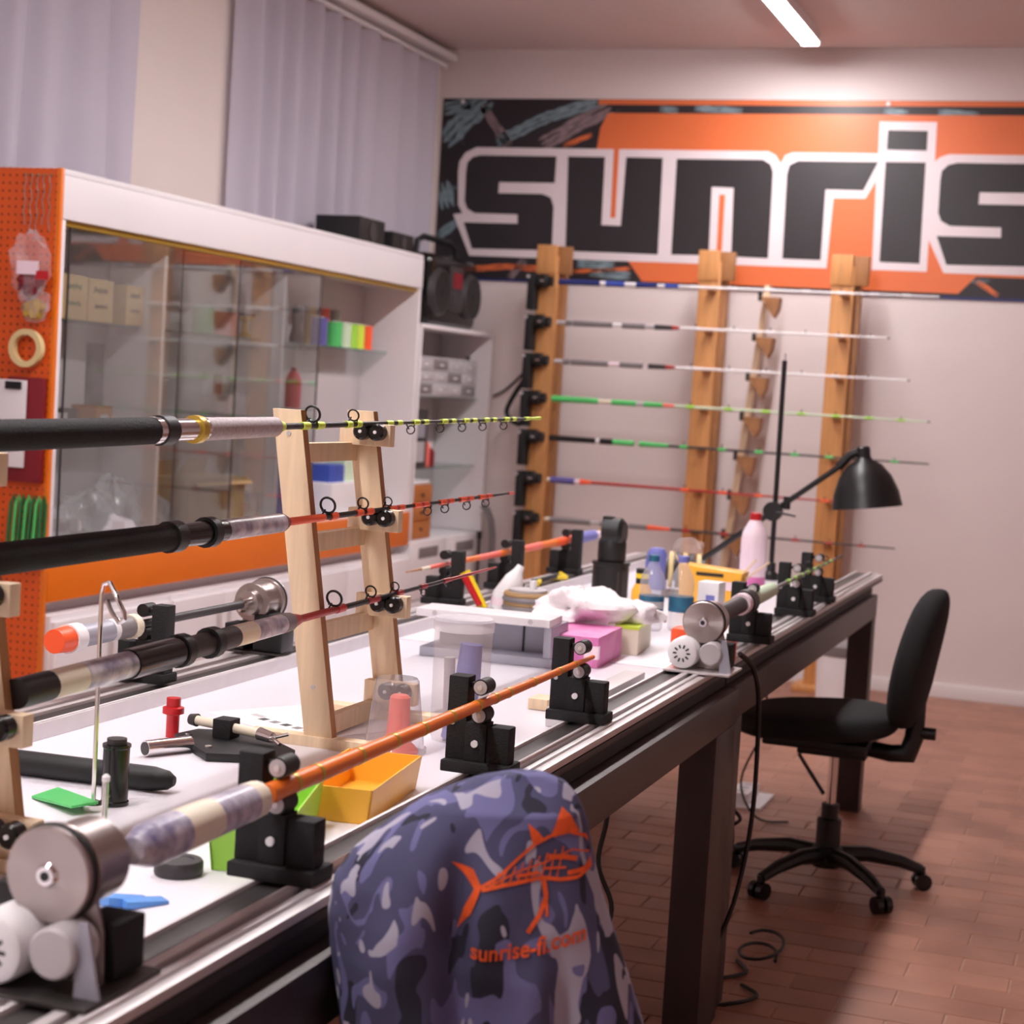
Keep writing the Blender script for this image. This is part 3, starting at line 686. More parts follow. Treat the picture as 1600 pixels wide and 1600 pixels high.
for y_, m, h, lb in ((8.40, 'pale_green', .10, 'pale round pot'), (8.50, 'red_pale', .13, 'thin coral bottle'), (8.57, 'red_dark', .09, 'short dark red bottle')):
    bottle('small_bottle', lb+' on the lower glass shelf of the corner unit', -3.42, y_, .986, [(.028, 0), (.028, h*.8), (.012, h)], m, 'white', [(.012, h), (.012, h+.03)])
t = thing('wooden_drawer_box', 'brown wooden box with three small drawers on the drawer unit', 'drawer box', (-3.45, 8.24, .631))
MB().box(-.11, .13, -.15, .15, 0, .27).part('case', 'box_wood', t, .004)
for k in range(3):
    d_ = MB().box(.13, .137, -.135, .135, .012+.086*k, .086+.086*k).part('drawer', 'box_wood', t, .003)
    MB().cyl((.137, 0, .05+.086*k), (.147, 0, .05+.086*k), .008).part('knob', 'dark_grey', d_)
t = thing('white_tray', 'white tray with a dark curved band on the wooden drawer box', 'tray', (-3.45, 8.24, .902))
MB().box(-.11, .12, -.14, .14, 0, .02).part('tray', 'white', t, .008)
MB().tube([(.0, -.10, .025), (.02, -.09, .05), (.05, 0, .07), (.02, .09, .05), (0, .10, .025)], .010, 8).part('curved_band', 'black', t)
t = thing('standing_hose', 'bent grey pipe standing in the corner next to the drawer unit', 'pipe', (-3.22, 8.98, 0))
MB().tube([(.03, 0, 0), (.03, 0, .45), (.025, 0, .62), (.012, 0, .70), (-.012, 0, .75), (-.04, 0, .775)], .018, 12).part('pipe', 'mid_grey', t)
t = thing('broom_stick', 'thin dark stick with a black cap leaning beside the bent grey pipe', 'stick', (-3.25, 8.93, 0))
MB().cyl((0, 0, 0), (0, 0, .60), .009).part('shaft', 'dark_grey', t)
MB().cyl((0, 0, .60), (0, 0, .64), .014).part('cap', 'black', t)

# ================================================================== rod rack on the back wall
RY = 8.80
RZ = [.745, .95, 1.165, 1.367, 1.56, 1.758, 1.965]
posts = [(-2.93, 'post beside the black rod holders'), (-2.075, 'middle post of the rack'), (-1.41, 'post next to the desk lamp')]
for px, lb in posts:
    t = thing('rack_post', 'upright brown wooden '+lb+' holding wall rods', 'post', (px, 8.88, 0), 0, 'rod rack posts')
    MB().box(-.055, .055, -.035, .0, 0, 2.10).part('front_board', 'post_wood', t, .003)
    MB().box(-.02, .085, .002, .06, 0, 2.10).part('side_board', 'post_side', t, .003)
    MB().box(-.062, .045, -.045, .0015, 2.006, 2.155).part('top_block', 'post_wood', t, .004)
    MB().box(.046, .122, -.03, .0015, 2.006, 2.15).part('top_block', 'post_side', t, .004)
    MB().box(-.10, .12, -.10, .12, .0005, .03).part('foot', 'post_wood', t, .004)
    for rz_ in (RZ if px > -2.5 else []):
        MB().box(.0, .04, -.070, -.0355, rz_-.020, rz_-.0085).part('rod_rest', 'post_side', t, .001)
sl = thing('thin_rack_slat', 'thin leaning wooden slat with triangular rests between two rack posts', 'slat', (-1.86, 8.92, 0))
W(sl).prism([(-1.997, .04), (-1.962, .04), (-1.785, 2.0), (-1.815, 2.0)], lambda p: (p[0], 8.95, p[1]), lambda p: (p[0], 8.975, p[1])).part('slat', 'pine', sl)
for k in range(7):
    z = .735+.2*k; xx = -1.93+.0875*z
    W(sl).xz([(xx-.055, z), (xx+.04, z), (xx+.035, z-.06), (xx+.015, z-.10)], 8.86, 8.949).part('triangle_rest', 'pine_dark', sl)
    W(sl).box(xx-.065, xx-.05, 8.852, 8.89, z-.02, z+.03).part('stop', 'black', sl, .002)
def hsegs(t, z, segs, y_=RY):
    for nm, x0, x1, ra, rb, m in segs:
        W(t).cyl((x0, y_, z), (x1, y_, z), ra, rb, n=12).part(nm, m, t)
def wall_rod(i, label, grips, bm, wm, x1):
    z = RZ[i]; t = thing('fishing_rod', label, 'fishing rod', (-2.0, RY, z-.02), 0, 'rods lying on the wall rack')
    hsegs(t, z, grips)
    xs = grips[-1][2]
    n = 4; X = xs
    W(t).cyl((xs, RY, z), (x1, RY, z), .0075, .0040, n=8).part('blank', bm, t)
    k = 0; x = xs+.08
    while x < x1-.05:
        f = (x-xs)/(x1-xs); r_ = .0075-.0035*f
        W(t).cyl((x-.02, RY, z), (x+.02, RY, z), r_+.0022, n=8).part('wrap', wm, t)
        g = W(t); g.torus((x, RY-.002, z+(.018-.006*f)), (1, 0, 0), .0095-.003*f, .0016, 12, 5); g.cyl((x-.014, RY, z), (x, RY, z+.010), .0016, n=5)
        g.part('guide', 'dark_grey', t)
        x += .20-.06*f
    W(t).cyl((x1, RY, z), (x1+.012, RY, z), .004, n=8).part('tip', 'dark_grey', t)
def G(*a): return list(a)
wall_rod(6, 'blue gripped rod with white blank, topmost on the wall rack', G(('grip', -2.85, -2.63, .015, .013, 'navy'), ('band', -2.63, -2.60, .013, .013, 'white'), ('grip', -2.60, -2.50, .014, .013, 'blue'), ('reel_seat', -2.50, -2.44, .012, .012, 'white'), ('grip', -2.44, -2.33, .014, .011, 'navy'), ('band', -2.33, -2.29, .009, .009, 'white'), ('grip', -2.29, -2.22, .011, .008, 'blue')), 'white', 'white', -.94)
wall_rod(5, 'grey gripped rod with pale blank, second from the top of the wall rack', G(('butt', -2.85, -2.80, .010, .012, 'light_grey'), ('band', -2.80, -2.77, .015, .015, 'mid_grey'), ('grip', -2.76, -2.55, .016, .014, 'mid_grey'), ('reel_seat', -2.55, -2.50, .010, .010, 'white'), ('grip', -2.50, -2.38, .015, .015, 'mid_grey'), ('reel_seat', -2.38, -2.33, .012, .012, 'light_grey'), ('grip', -2.33, -2.24, .014, .012, 'dark_grey'), ('wrap', -2.24, -2.20, .012, .006, 'rod_red')), 'white', 'white', -1.17)
wall_rod(4, 'grey gripped rod with a red collar, third from the top of the wall rack', G(('butt', -2.85, -2.80, .010, .012, 'light_grey'), ('band', -2.80, -2.77, .015, .015, 'mid_grey'), ('grip', -2.76, -2.56, .016, .014, 'mid_grey'), ('reel_seat', -2.56, -2.50, .010, .010, 'pink_pale'), ('grip', -2.50, -2.38, .014, .014, 'mid_grey'), ('grip', -2.35, -2.26, .014, .012, 'dark_grey'), ('wrap', -2.26, -2.21, .012, .006, 'rod_red')), 'white', 'white', -1.06)
wall_rod(3, 'rod with a bright green grip in the middle of the wall rack', G(('grip', -2.85, -2.60, .017, .014, 'green'), ('reel_seat', -2.60, -2.53, .011, .011, 'cream'), ('grip', -2.53, -2.40, .014, .014, 'green'), ('reel_seat', -2.40, -2.36, .011, .011, 'light_grey'), ('grip', -2.36, -2.26, .013, .012, 'green'), ('wrap', -2.26, -2.20, .010, .006, 'red_pale')), 'pale_green', 'lime', -.95)
wall_rod(2, 'rod with a black butt and green foregrip on the wall rack', G(('grip', -2.85, -2.60, .016, .014, 'black'), ('band', -2.60, -2.58, .012, .012, 'white'), ('reel_seat', -2.58, -2.51, .015, .015, 'black'), ('grip', -2.51, -2.40, .014, .014, 'green'), ('grip', -2.37, -2.22, .014, .010, 'green')), 'dark_grey', 'green', -.94)
wall_rod(1, 'rod with a purple grip and red wraps on the wall rack', G(('butt', -2.85, -2.83, .010, .010, 'cream'), ('grip', -2.83, -2.70, .017, .017, 'purple'), ('band', -2.70, -2.67, .012, .012, 'pink_pale'), ('wrap', -2.67, -2.61, .015, .008, 'orange_neon'), ('wrap', -2.61, -2.2, .008, .007, 'rod_red')), 'rod_red', 'orange_neon', -1.28)
wall_rod(0, 'rod with long grey grip and orange collar, lowest on the wall rack', G(('butt', -2.85, -2.82, .010, .010, 'cream'), ('grip', -2.82, -2.60, .016, .014, 'mid_grey'), ('reel_seat', -2.60, -2.55, .010, .010, 'light_grey'), ('grip', -2.55, -2.42, .014, .014, 'mid_grey'), ('grip', -2.40, -2.30, .013, .013, 'mid_grey'), ('wrap', -2.30, -2.18, .013, .007, 'orange_neon')), 'dark_grey', 'rod_red', -1.07)
for i, z in enumerate(RZ):
    t = thing('rod_holder', ['black motor chuck holding the butt of the lowest wall rod', 'black motor chuck holding the purple gripped wall rod', 'black motor chuck holding the black and green wall rod', 'black motor chuck holding the green wall rod', 'black motor chuck holding the wall rod with a red collar', 'black motor chuck holding the grey wall rod below the blue one', 'black motor chuck holding the topmost blue wall rod'][i], 'rod holder', (-2.96, RY, z), 0, 'black rod holders on the rack post')
    MB().box(-.050, -.01, -.04, .04, -.150, .035).part('motor', 'black_matte', t, .006)
    MB().lathe((-.01, 0, 0), [(.022, 0), (.038, .012), (.038, .05), (.026, .06), (.026, .085)], 18, (1, 0, 0)).part('chuck', 'black', t)
    MB().cyl((.02, -.0385, .0), (.04, -.0385, 0), .005, n=8).part('screw', 'chrome', t)
    MB().cyl((-.045, -.042, .02), (-.045, -.039, .02), .009, n=12).part('button', 'light_grey', t)
def cable(label, pts, r=.006, m='cord', name='cable'):
    P = [Vector(p) for p in pts]; out = []
    for i in range(len(P)-1):      # Catmull-Rom
        p0, p1, p2, p3 = P[max(i-1, 0)], P[i], P[i+1], P[min(i+2, len(P)-1)]
        for k in range(6):
            s_ = k/6
            out.append(.5*((2*p1)+(-p0+p2)*s_+(2*p0-5*p1+4*p2-p3)*s_*s_+(-p0+3*p1-3*p2+p3)*s_**3))
    out.append(P[-1])
    return MB().tube(out, r, 6).solo(name, m, label, 'cable')
cable('brown cable rising along the back wall to the rod holders', [(-3.27, 9.07, 1.36), (-3.20, 9.075, 1.40), (-3.10, 9.08, 1.50), (-3.03, 9.07, 1.56), (-2.98, 8.97, 1.565), (-2.955, 8.95, 1.55)], .007, 'dark_grey')
cable('looped black cable hanging at the rod holders below the green rod', [(-3.02, 8.83, 1.45), (-3.06, 8.82, 1.38), (-3.10, 8.82, 1.29), (-3.07, 8.82, 1.24), (-3.02, 8.82, 1.22)], .014, 'black')

# ================================================================== workbenches
def bench(label, y0, y1, xf):
    t = thing('workbench', label, 'workbench', (-1.3, (y0+y1)/2, 0))
    xb = -1.80
    W(t).box(xb, -.835, y0, y1-.004, .762, T).part('tabletop', 'table_white', t, .002, label='white laminate tabletop')
    W(t).box(-.8345, -.832, y0, y1-.004, .762, T).part('edge_band', 'tray_black', t)
    W(t).box(xf-.075, xf, y0, y1, .68, .76).part('front_beam', 'steel_dark', t, .003)
    W(t).box(xb, xb+.075, y0, y1, .68, .76).part('back_beam', 'steel_dark', t, .003)
    for yy in (y0, y1-.075): W(t).box(xb+.075, xf-.075, yy, yy+.075, .68, .76).part('end_beam', 'steel_dark', t, .003)
    for xx in (xb, xf-.08):
        for yy in (y0+.02, y1-.20 if y0 < 1 else y1-.10):
            W(t).box(xx, xx+.08, yy, yy+(.19 if (y0 < 1 and yy > 2) else .09), 0, .68).part('leg', 'steel_dark', t, .003)
    return t
bench('dark steel workbench with white top carrying the wooden rod stands', .55, 3.97, -.80)
bench('dark steel workbench with white top carrying the desk lamp and bottles', 3.98, 6.36, -.812)
def rail(label, x0, x1, y0, y1, flip):
    t = thing('aluminium_rail', label, 'rail', ((x0+x1)/2, (y0+y1)/2, T))
    w_ = x1-x0
    def bx(a, b_, z0, z1, n, m):
        if flip: a, b_ = w_-b_, w_-a
        W(t).box(x0+a, x0+b_, y0, y1, z0, z1).part(n, m, t, .0015)
    bx(0, w_, T+.0005, T+.012, 'base', 'alu_dark')
    bx(0, .006, T+.012, RT, 'lip', 'alu_white')
    bx(.006, .046, T+.012, RT-.006, 'slot_floor', 'alu_dark')
    bx(.046, .060, T+.012, RT, 'rib', 'alu')
    bx(.060, .072, T+.012, RT-.008, 'groove', 'mid_grey')
    bx(.072, .082, T+.012, RT, 'rib', 'alu')
    bx(.082, w_, T+.014, RT-.004, 'outer_step', 'alu')
    return t
rail('long slotted aluminium rail along the front edge of the workbenches', -.928, -.830, .56, 6.60, False)
rail('long slotted aluminium rail along the wall side of the workbenches', -1.765, -1.645, .56, 6.60, True)
MB().box(-1.6445, -1.6415, .56, 6.3, T+.0005, RT-.002).solo('rail_face', 'alu_white', 'pale metal strip along the inner side of the wall side rail', 'rail')

# rod supports on the rails
sp = thing('rod_support', 'x', 'rod support', (-.908, 1.873, RT), 0, 'black rod supports on the front rail')
MB().box(-.052, .058, -.030, .030, 0, .018).part('base', 'black_matte', sp, .003)
MB().box(-.05, -.018, -.016, .016, .018, .146).part('post', 'black_matte', sp, .002)
MB().box(-.018, .016, -.020, .014, .018, .078).part('block', 'black_matte', sp, .002)
MB().box(.016, .052, -.016, .016, .018, .074).part('side_block', 'black_matte', sp, .003)
MB().box(-.008, .014, -.012, .010, .078, .094).part('roller_bracket', 'black_matte', sp, .002)
MB().box(-.020, .006, -.006, .006, .129, .137).part('arm', 'black', sp, .001)
for z in (.133, .090):
    r_ = MB().cyl((.004, -.022, z), (.004, .012, z), .0125, n=20).part('roller', 'black_rubber', sp)
    MB().cyl((.004, -.0235, z), (.004, -.0222, z), .0105, n=20).part('bearing', 'light_grey', r_)
    MB().cyl((.004, -.0255, z), (.004, -.0236, z), .004, n=12).part('bolt', 'alu', r_)
MB().cyl((-.001, -.0235, .046), (-.001, -.020, .046), .0055, n=14).part('knob', 'white', sp)
MB().cyl((-.04, -.0185, .075), (-.04, -.016, .075), .004, n=12).part('screw', 'light_grey', sp)
sp['label'] = 'black rod support beside the lime green bin'
for y_, lb, x in ((2.552, 'black rod support in front of the tall frosted jar', -.908), (3.067, 'black rod support in front of the pink tissue box', -.908), (4.36, 'black rod support right behind the orange winding motor', -.862), (5.03, 'black rod support with the white lure on the front rail, first of the far pair', -.872), (5.44, 'black rod support nearest the far end of the front rail', -.880)):
    dup(sp, (x, y_, RT), 0, lb)
for y_, lb in ((2.93, 'black rod support on the wall side rail by the clear rod tube'), (4.47, 'black rod support on the wall side rail behind the utility knife'), (4.96, 'black rod support on the wall side rail behind the glue bottle'), (5.55, 'black rod support on the wall side rail next to the black chuck pot')):
    dup(sp, (-1.716, y_, RT), PI, lb, 'black rod supports on the wall side rail')

# ================================================================== winding motors
def winder(name, label, loc, rz, orange, group='rod winding motors'):
    t = thing(name, label, 'winding motor', loc, rz, group)
    AZ = .107
    MB().box(-.072, .074, -.085, .05, 0, .005).part('base_plate', 'alu' if orange else 'alu_dark', t, .001)
    egg = arc(0, AZ, .046, -25, 205, 22)+[(-.036, .055), (-.030, .005), (.052, .005), (.05, .055)]
    MB().xz(egg, -.022, -.016).part('back_plate', 'alu_disc', t, .001)
    d_ = MB().lathe((0, -.040, 0), [(.044, 0), (.046, .002), (.046, .012), (.044, .014)], 40, (0, 1, 0)).part('pulley_disc', 'turned_disc', t)
    d_.location = (0, 0, AZ)
    MB().lathe((0, -.0445, 0), [(.005, 0), (.009, .0), (.012, .0045), (.005, .0045)], 20, (0, 1, 0)).part('hub', 'chrome', d_)
    MB().cyl((0, -.0452, 0), (0, -.044, 0), .0048, n=14).part('bore', 'black', d_)
    MB().torus((0, -.030, AZ), (0, 1, 0), .0462, .0022, 40, 6).part('belt', 'black_rubber', t)
    MB().lathe((0, -.016, AZ), [(.041, 0), (.041, .054), (.039, .056), (.028, .057), (.027, .060), (.026, .078), (.020, .080)], 32, (0, 1, 0)).part('chuck_body', 'alu_disc', t)
    for k in range(3):
        a = 2*PI*k/3+.4
        MB().cyl((.014*math.cos(a), .062, AZ+.014*math.sin(a)), (.011*math.cos(a), .095, AZ+.011*math.sin(a)), .006, .004, n=8).part('jaw', 'chrome', t)
    m_ = MB().lathe((-.034, -.080, .041), [(.025, 0), (.032, .004), (.034, .012), (.034, .055)], 28, (0, 1, 0)).part('motor_cover', 'white', t)
    for k in range(10):
        a = 2*PI*k/10
        MB(Matrix.Translation((-.034, 0, .041)) @ Matrix.Rotation(-a, 4, 'Y')).box(.011, .019, -.0808, -.0795, -.0018, .0018).part('vent_slot', 'black', m_)
    MB().lathe((.026, -.070, .044), [(.022, 0), (.0245, .003), (.0245, .045)], 28, (0, 1, 0)).part('tension_wheel', 'light_grey', t)
    MB().box(-.078, -.008, -.014, .045, .006, .086).part('motor_body', 'orange_neon' if orange else 'black', t, .008)
    if orange: MB().box(-.002, .036, .100, .165, .001, .046).part('side_housing', 'orange_neon', t, .003)
    MB().box(.012, .058, -.010, .045, .006, .06).part('switch_box', 'black_matte', t, .004)
    MB().prism([(.046, 0), (.074, 0), (.058, .075), (.048, .075)], lambda p: (p[0], -.06, p[1]), lambda p: (p[0], -.056, p[1])).part('bracket', 'grey_metal', t)
    return t
winder('winding_motor', 'aluminium pulley winding motor with two round covers at the near end of the front rail', (-.925, 1.46, RT), 0, False)
winder('winding_motor', 'orange winding motor with round aluminium disc and white vented cover on the front rail', (-.852, 3.83, RT), 0, True)
t = winder('winding_motor', 'aluminium winding motor on the wall side rail behind the tapered rod grip', (-1.722, 3.40, RT), PI, False)

# ================================================================== wooden rod stands
def rod_stand(label, y0, group='wooden rod stands', low=0):
    # two leaning boards joined by rails; roller blocks on the far board
    t = thing('rod_stand', label, 'rod stand', (-1.245, y0, T), 0, group)
    def board(yy, h):
        return MB().prism([(-.026, 0), (.026, 0), (.026-.092, h), (-.026-.092, h)], lambda p: (p[0], yy, p[1]), lambda p: (p[0], yy+.018, p[1]))
    b1 = board(0, .56).part('board', 'pine', t, .001)
    MB().prism([(.026, 0), (.0262, 0), (.0262-.092, .56), (.026-.092, .56)], lambda p: (p[0], .0005, p[1]), lambda p: (p[0]+.0006, .0175, p[1])).part('board_edge', 'pine_dark', b1)
    b2 = board(.30, .56).part('board', 'pine', t, .001)
    MB().prism([(.026, 0), (.0262, 0), (.0262-.092, .56), (.026-.092, .56)], lambda p: (p[0], .3005, p[1]), lambda p: (p[0]+.0006, .3175, p[1])).part('board_edge', 'pine_dark', b2)
    MB().box(-.13, .10, -.006, .024, -.0, .018).part('foot', 'pine', t, .001)
    MB().box(-.13, .09, .29, .33, 0, .018).part('foot', 'pine', t, .001)
    for k, z in enumerate((max(.058, .060-low), .217-low, .371-low, .524-low)):
        xo = -.092*z/.56
        MB().box(xo-.026, xo-.008, .018, .30, z-.055, z-.022).part('cross_rail', 'pine', t, .001)
        MB().box(xo-.034, xo+.066, .276, .299, z-.026, z+.014).part('roller_block', 'pine', t, .002)
        for s_ in (-1, 1):
            r_ = MB().lathe((xo+.033+s_*.0145, .250, z), [(.012, 0), (.0155, .003), (.0155, .020), (.012, .0235)], 20, (0, 1, 0)).part('roller', 'black_gloss', t)
            MB().cyl((xo+.033+s_*.0145, .2475, z), (xo+.033+s_*.0145, .2505, z), .0032, n=8).part('bolt', 'white', r_)
    for z in (.10, .52): MB().cyl((-.092*z/.56, -.0012, z), (-.092*z/.56, 0, z), .004, n=10).part('screw', 'light_grey', b1)
    return t
rod_stand('tall pine rod stand with black rollers standing in the middle of the white benchtop', 2.70)
rod_stand('tall pine rod stand with black rollers behind the near winding motor', 1.515, low=.034)

# ------------------------------------------------------------------ rods along the bench
ST = 'rods lying on the wooden stands'
def ring_guide(t, P, R, sgn, m='black', lean=.0):
    g = W(t); c_ = Vector(P)+Vector((0, 0, sgn*(R+.006)))
    g.torus(c_, (0, 1, .25*sgn), R, R*.16, 18, 6)
    g.tube([Vector(P)+Vector((0, -.022, sgn*.004)), Vector(P)+Vector((0, -.010, sgn*.012)), c_+Vector((-R*.6, -.004, -sgn*R*.75))], .0016, 6)
    g.tube([Vector(P)+Vector((0, .018, sgn*.004)), c_+Vector((R*.6, .002, -sgn*R*.75))], .0016, 6)
    g.part('guide', m, t)
def y_rod(label, Q, dx, dz, segs, guides, group):
    if group == ST:
        k_ = .9833; Q = (Q[0]*k_, Q[1]*k_, 1.4+(Q[2]-1.4)*k_)
        segs = [(n_, a*k_, b_*k_, ra, rb, m) for n_, a, b_, ra, rb, m in segs]; guides = [(a*k_, R, g) for a, R, g in guides]
    # Q on the rod at y=Q.y; segs (name, y0, y1, r0, r1, material)
    pt = lambda y_: (Q[0]+dx*(y_-Q[1]), y_, Q[2]+dz*(y_-Q[1]))
    a, b_ = segs[0][1], segs[-1][2]
    t = thing('fishing_rod', label, 'fishing rod', pt((a+b_)/2), 0, group)
    for nm, y0, y1, ra, rb, m in segs:
        if nm == 'grip' and m == 'black_matte':      # ribbed foam
            k_ = int((y1-y0)/.0045); ps_ = [pt(y0+(y1-y0)*i/k_) for i in range(k_+1)]
            W(t).tube(ps_, [(ra+(rb-ra)*i/k_)*(.96 if i % 2 else 1.02) for i in range(k_+1)], 20).part(nm, m, t)
        else:
            W(t).cyl(pt(y0), pt(y1), ra, rb, n=16).part(nm, m, t)
    for y_, R, sg in guides: ring_guide(t, pt(y_), R, sg)
    return t, pt
def wraps(a, b_, n, base, wrap, r0, r1, w_=.016):
    out = []; ln = (b_-a)/n
    for k in range(n):
        f0 = r0+(r1-r0)*k/n; f1 = r0+(r1-r0)*(k+1)/n
        out.append(('wrap', a+ln*k, a+ln*k+w_, f0+.0016, f0+.0016, wrap))
        out.append(('blank', a+ln*k+w_, a+ln*(k+1), f0, f1, base))
    return out
rod1, p1 = y_rod('top rod with black grip, grey woven foregrip and neon yellow wraps', (-1.32, 3.0, 1.322), .01, .016,
    [('grip', 1.55, 2.251, .021, .019, 'black_matte'), ('collar', 2.251, 2.27, .020, .020, 'chrome'), ('ring', 2.27, 2.30, .022, .022, 'black'), ('reel_seat', 2.30, 2.37, .0165, .0165, 'chrome'), ('ring', 2.37, 2.385, .021, .021, 'gold'), ('hood', 2.385, 2.40, .018, .017, 'chrome'), ('foregrip', 2.40, 2.632, .0175, .016, 'grip_grey'), ('winding_check', 2.632, 2.66, .013, .008, 'neon_yellow'), ('blank', 2.66, 2.73, .0055, .0052, 'dark_grey')]
    + [('wrap', 2.73, 2.755, .0068, .0068, 'neon_yellow'), ('blank', 2.755, 2.785, .005, .005, 'black'), ('wrap', 2.785, 2.81, .0066, .0066, 'neon_yellow'), ('blank', 2.81, 2.905, .005, .0048, 'black'), ('wrap', 2.905, 2.925, .0064, .0064, 'neon_yellow'), ('blank', 2.925, 2.945, .0047, .0047, 'black'), ('wrap', 2.945, 2.965, .0062, .0062, 'neon_yellow'), ('blank', 2.965, 3.08, .0045, .0045, 'black')]
    + [s_ for y0, y1 in ((3.08, 3.21), (3.21, 3.355), (3.355, 3.475), (3.475, 3.595), (3.595, 3.72), (3.72, 3.86)) for s_ in (('wrap', y0, y0+.028, .0052, .005, 'neon_yellow'), ('guide_foot', y0+.028, y0+.048, .0046, .0046, 'black'), ('wrap', y0+.048, y0+.072, .005, .005, 'neon_yellow'), ('blank', y0+.072, y1, .0036, .003, 'dark_grey'))]
    + [('wrap', 3.86, 3.89, .0045, .004, 'neon_yellow'), ('tip', 3.89, 3.965, .0028, .004, 'neon_yellow')],
    [(2.77, .0135, 1), (2.935, .010, 1)]+[(y_, .008, -1) for y_ in (3.20, 3.35, 3.47, 3.59, 3.72)], ST)
rod2, p2 = y_rod('middle rod with black ribbed grip, clear wrapped foregrip and orange wraps', (-1.292, 3.0, 1.166), .01, .010,
    [('grip', 1.50, 2.263, .021, .019, 'black_matte'), ('ring', 2.263, 2.29, .023, .023, 'black'), ('reel_seat', 2.29, 2.37, .017, .018, 'black_gloss'), ('ring', 2.37, 2.39, .023, .023, 'black'), ('hood', 2.39, 2.425, .018, .016, 'black_gloss'), ('foregrip', 2.425, 2.615, .0165, .0155, 'purple_cam'), ('winding_check', 2.615, 2.635, .016, .010, 'red_dark'), ('wrap', 2.635, 2.775, .0068, .0064, 'orange_neon'), ('blank', 2.775, 2.80, .0052, .0052, 'black'), ('wrap', 2.80, 2.825, .0066, .0066, 'orange_neon'), ('blank', 2.825, 2.905, .005, .005, 'black'), ('wrap', 2.905, 2.93, .0064, .0064, 'orange_neon'), ('blank', 2.93, 2.945, .0048, .0048, 'black'), ('wrap', 2.945, 2.975, .0062, .0062, 'orange_neon'), ('blank', 2.975, 3.05, .0046, .0046, 'black')]
    + [s_ for y0, y1 in ((3.05, 3.17), (3.17, 3.30), (3.30, 3.41), (3.41, 3.52), (3.52, 3.62)) for s_ in (('wrap', y0, y0+.03, .0054, .0054, 'orange_neon'), ('guide_foot', y0+.03, y0+.044, .0048, .0048, 'red'), ('wrap', y0+.044, y0+.07, .0052, .0052, 'orange_neon'), ('blank', y0+.07, y1, .0038, .0034, 'black'))]
    + [('blank', 3.62, 3.70, .003, .0026, 'dark_grey'), ('tip', 3.70, 3.735, .004, .003, 'red_pale')],
    [(2.79, .0135, 1), (2.935, .010, 1), (3.045, .008, 1)]+[(y_, .008, -1) for y_ in (3.24, 3.33, 3.45, 3.56)], ST)
rod3, p3 = y_rod('lowest rod on the stand with taped clear grip and dark red wraps', (-1.268, 3.0, 1.010), 0, .016,
    [('butt_cap', 1.86, 1.93, .019, .019, 'black'), ('tape_band', 1.93, 2.0, .0185, .0185, 'cream'), ('grip', 2.0, 2.12, .0185, .018, 'purple_cam'), ('grip', 2.12, 2.25, .021, .021, 'black_gloss'), ('ring', 2.25, 2.27, .024, .024, 'black'), ('reel_seat', 2.27, 2.34, .017, .017, 'dark_grey'), ('ring', 2.34, 2.36, .023, .023, 'black'), ('grip', 2.36, 2.42, .017, .0165, 'dark_grey'), ('tape_band', 2.42, 2.48, .0165, .0165, 'cream'), ('foregrip', 2.48, 2.58, .016, .0155, 'purple_cam'), ('band', 2.58, 2.61, .016, .015, 'mid_grey'), ('winding_check', 2.61, 2.645, .014, .008, 'rod_red'), ('wrap', 2.645, 2.79, .0064, .006, 'rod_red'), ('wrap', 2.79, 2.82, .0072, .0072, 'red'), ('blank', 2.82, 2.92, .005, .005, 'black'), ('wrap', 2.92, 2.97, .006, .006, 'rod_red'), ('blank', 2.97, 3.05, .0046, .0046, 'black'), ('wrap', 3.05, 3.08, .0056, .0056, 'red'), ('blank', 3.08, 3.17, .0042, .004, 'dark_grey'), ('wrap', 3.17, 3.20, .0052, .0052, 'rod_red'), ('blank', 3.20, 3.29, .0038, .0036, 'dark_grey'), ('wrap', 3.29, 3.33, .005, .0045, 'rod_red'), ('blank', 3.33, 3.52, .0034, .003, 'rod_red'), ('tip', 3.52, 3.60, .003, .002, 'rod_red')],
    [(2.78, .0135, 1), (2.935, .010, 1), (3.045, .008, 1)]+[(y_, .006, -1) for y_ in (3.19, 3.32)], ST)
# rod in the near winding motor: taped handle and an orange blank with pale bands
og = [('chuck_end', 1.535, 1.565, .014, .0235, 'purple_cam'), ('handle', 1.565, 1.62, .0235, .0235, 'purple_cam'), ('tape_band', 1.62, 1.69, .0235, .0225, 'cream'), ('handle', 1.69, 1.775, .0225, .0215, 'purple_cam'), ('tape_band', 1.775, 1.80, .022, .021, 'cream'), ('core', 1.80, 1.825, .008, .008, 'chrome')]
ys = [1.825, 1.895, 1.96, 2.083, 2.198, 2.30, 2.411, 2.52, 2.60, 2.662, 2.789, 2.928, 3.02]
for a, b_ in zip(ys[:-1], ys[1:]):
    ra = .0125-.0075*(a-1.825)/1.3; rb = .0125-.0075*(b_-1.825)/1.3
    og += [('blank', a, b_-.008, ra, rb, 'orange'), ('band', b_-.008, b_, rb+.0008, rb+.0008, 'gold')]
og += [('tip', 3.02, 3.13, .0052, .004, 'orange')]
y_rod('orange rod blank with gold bands clamped in the near winding motor', (-.904, 1.9, .922), 0, 0, og, [], 'rods on the front rail')
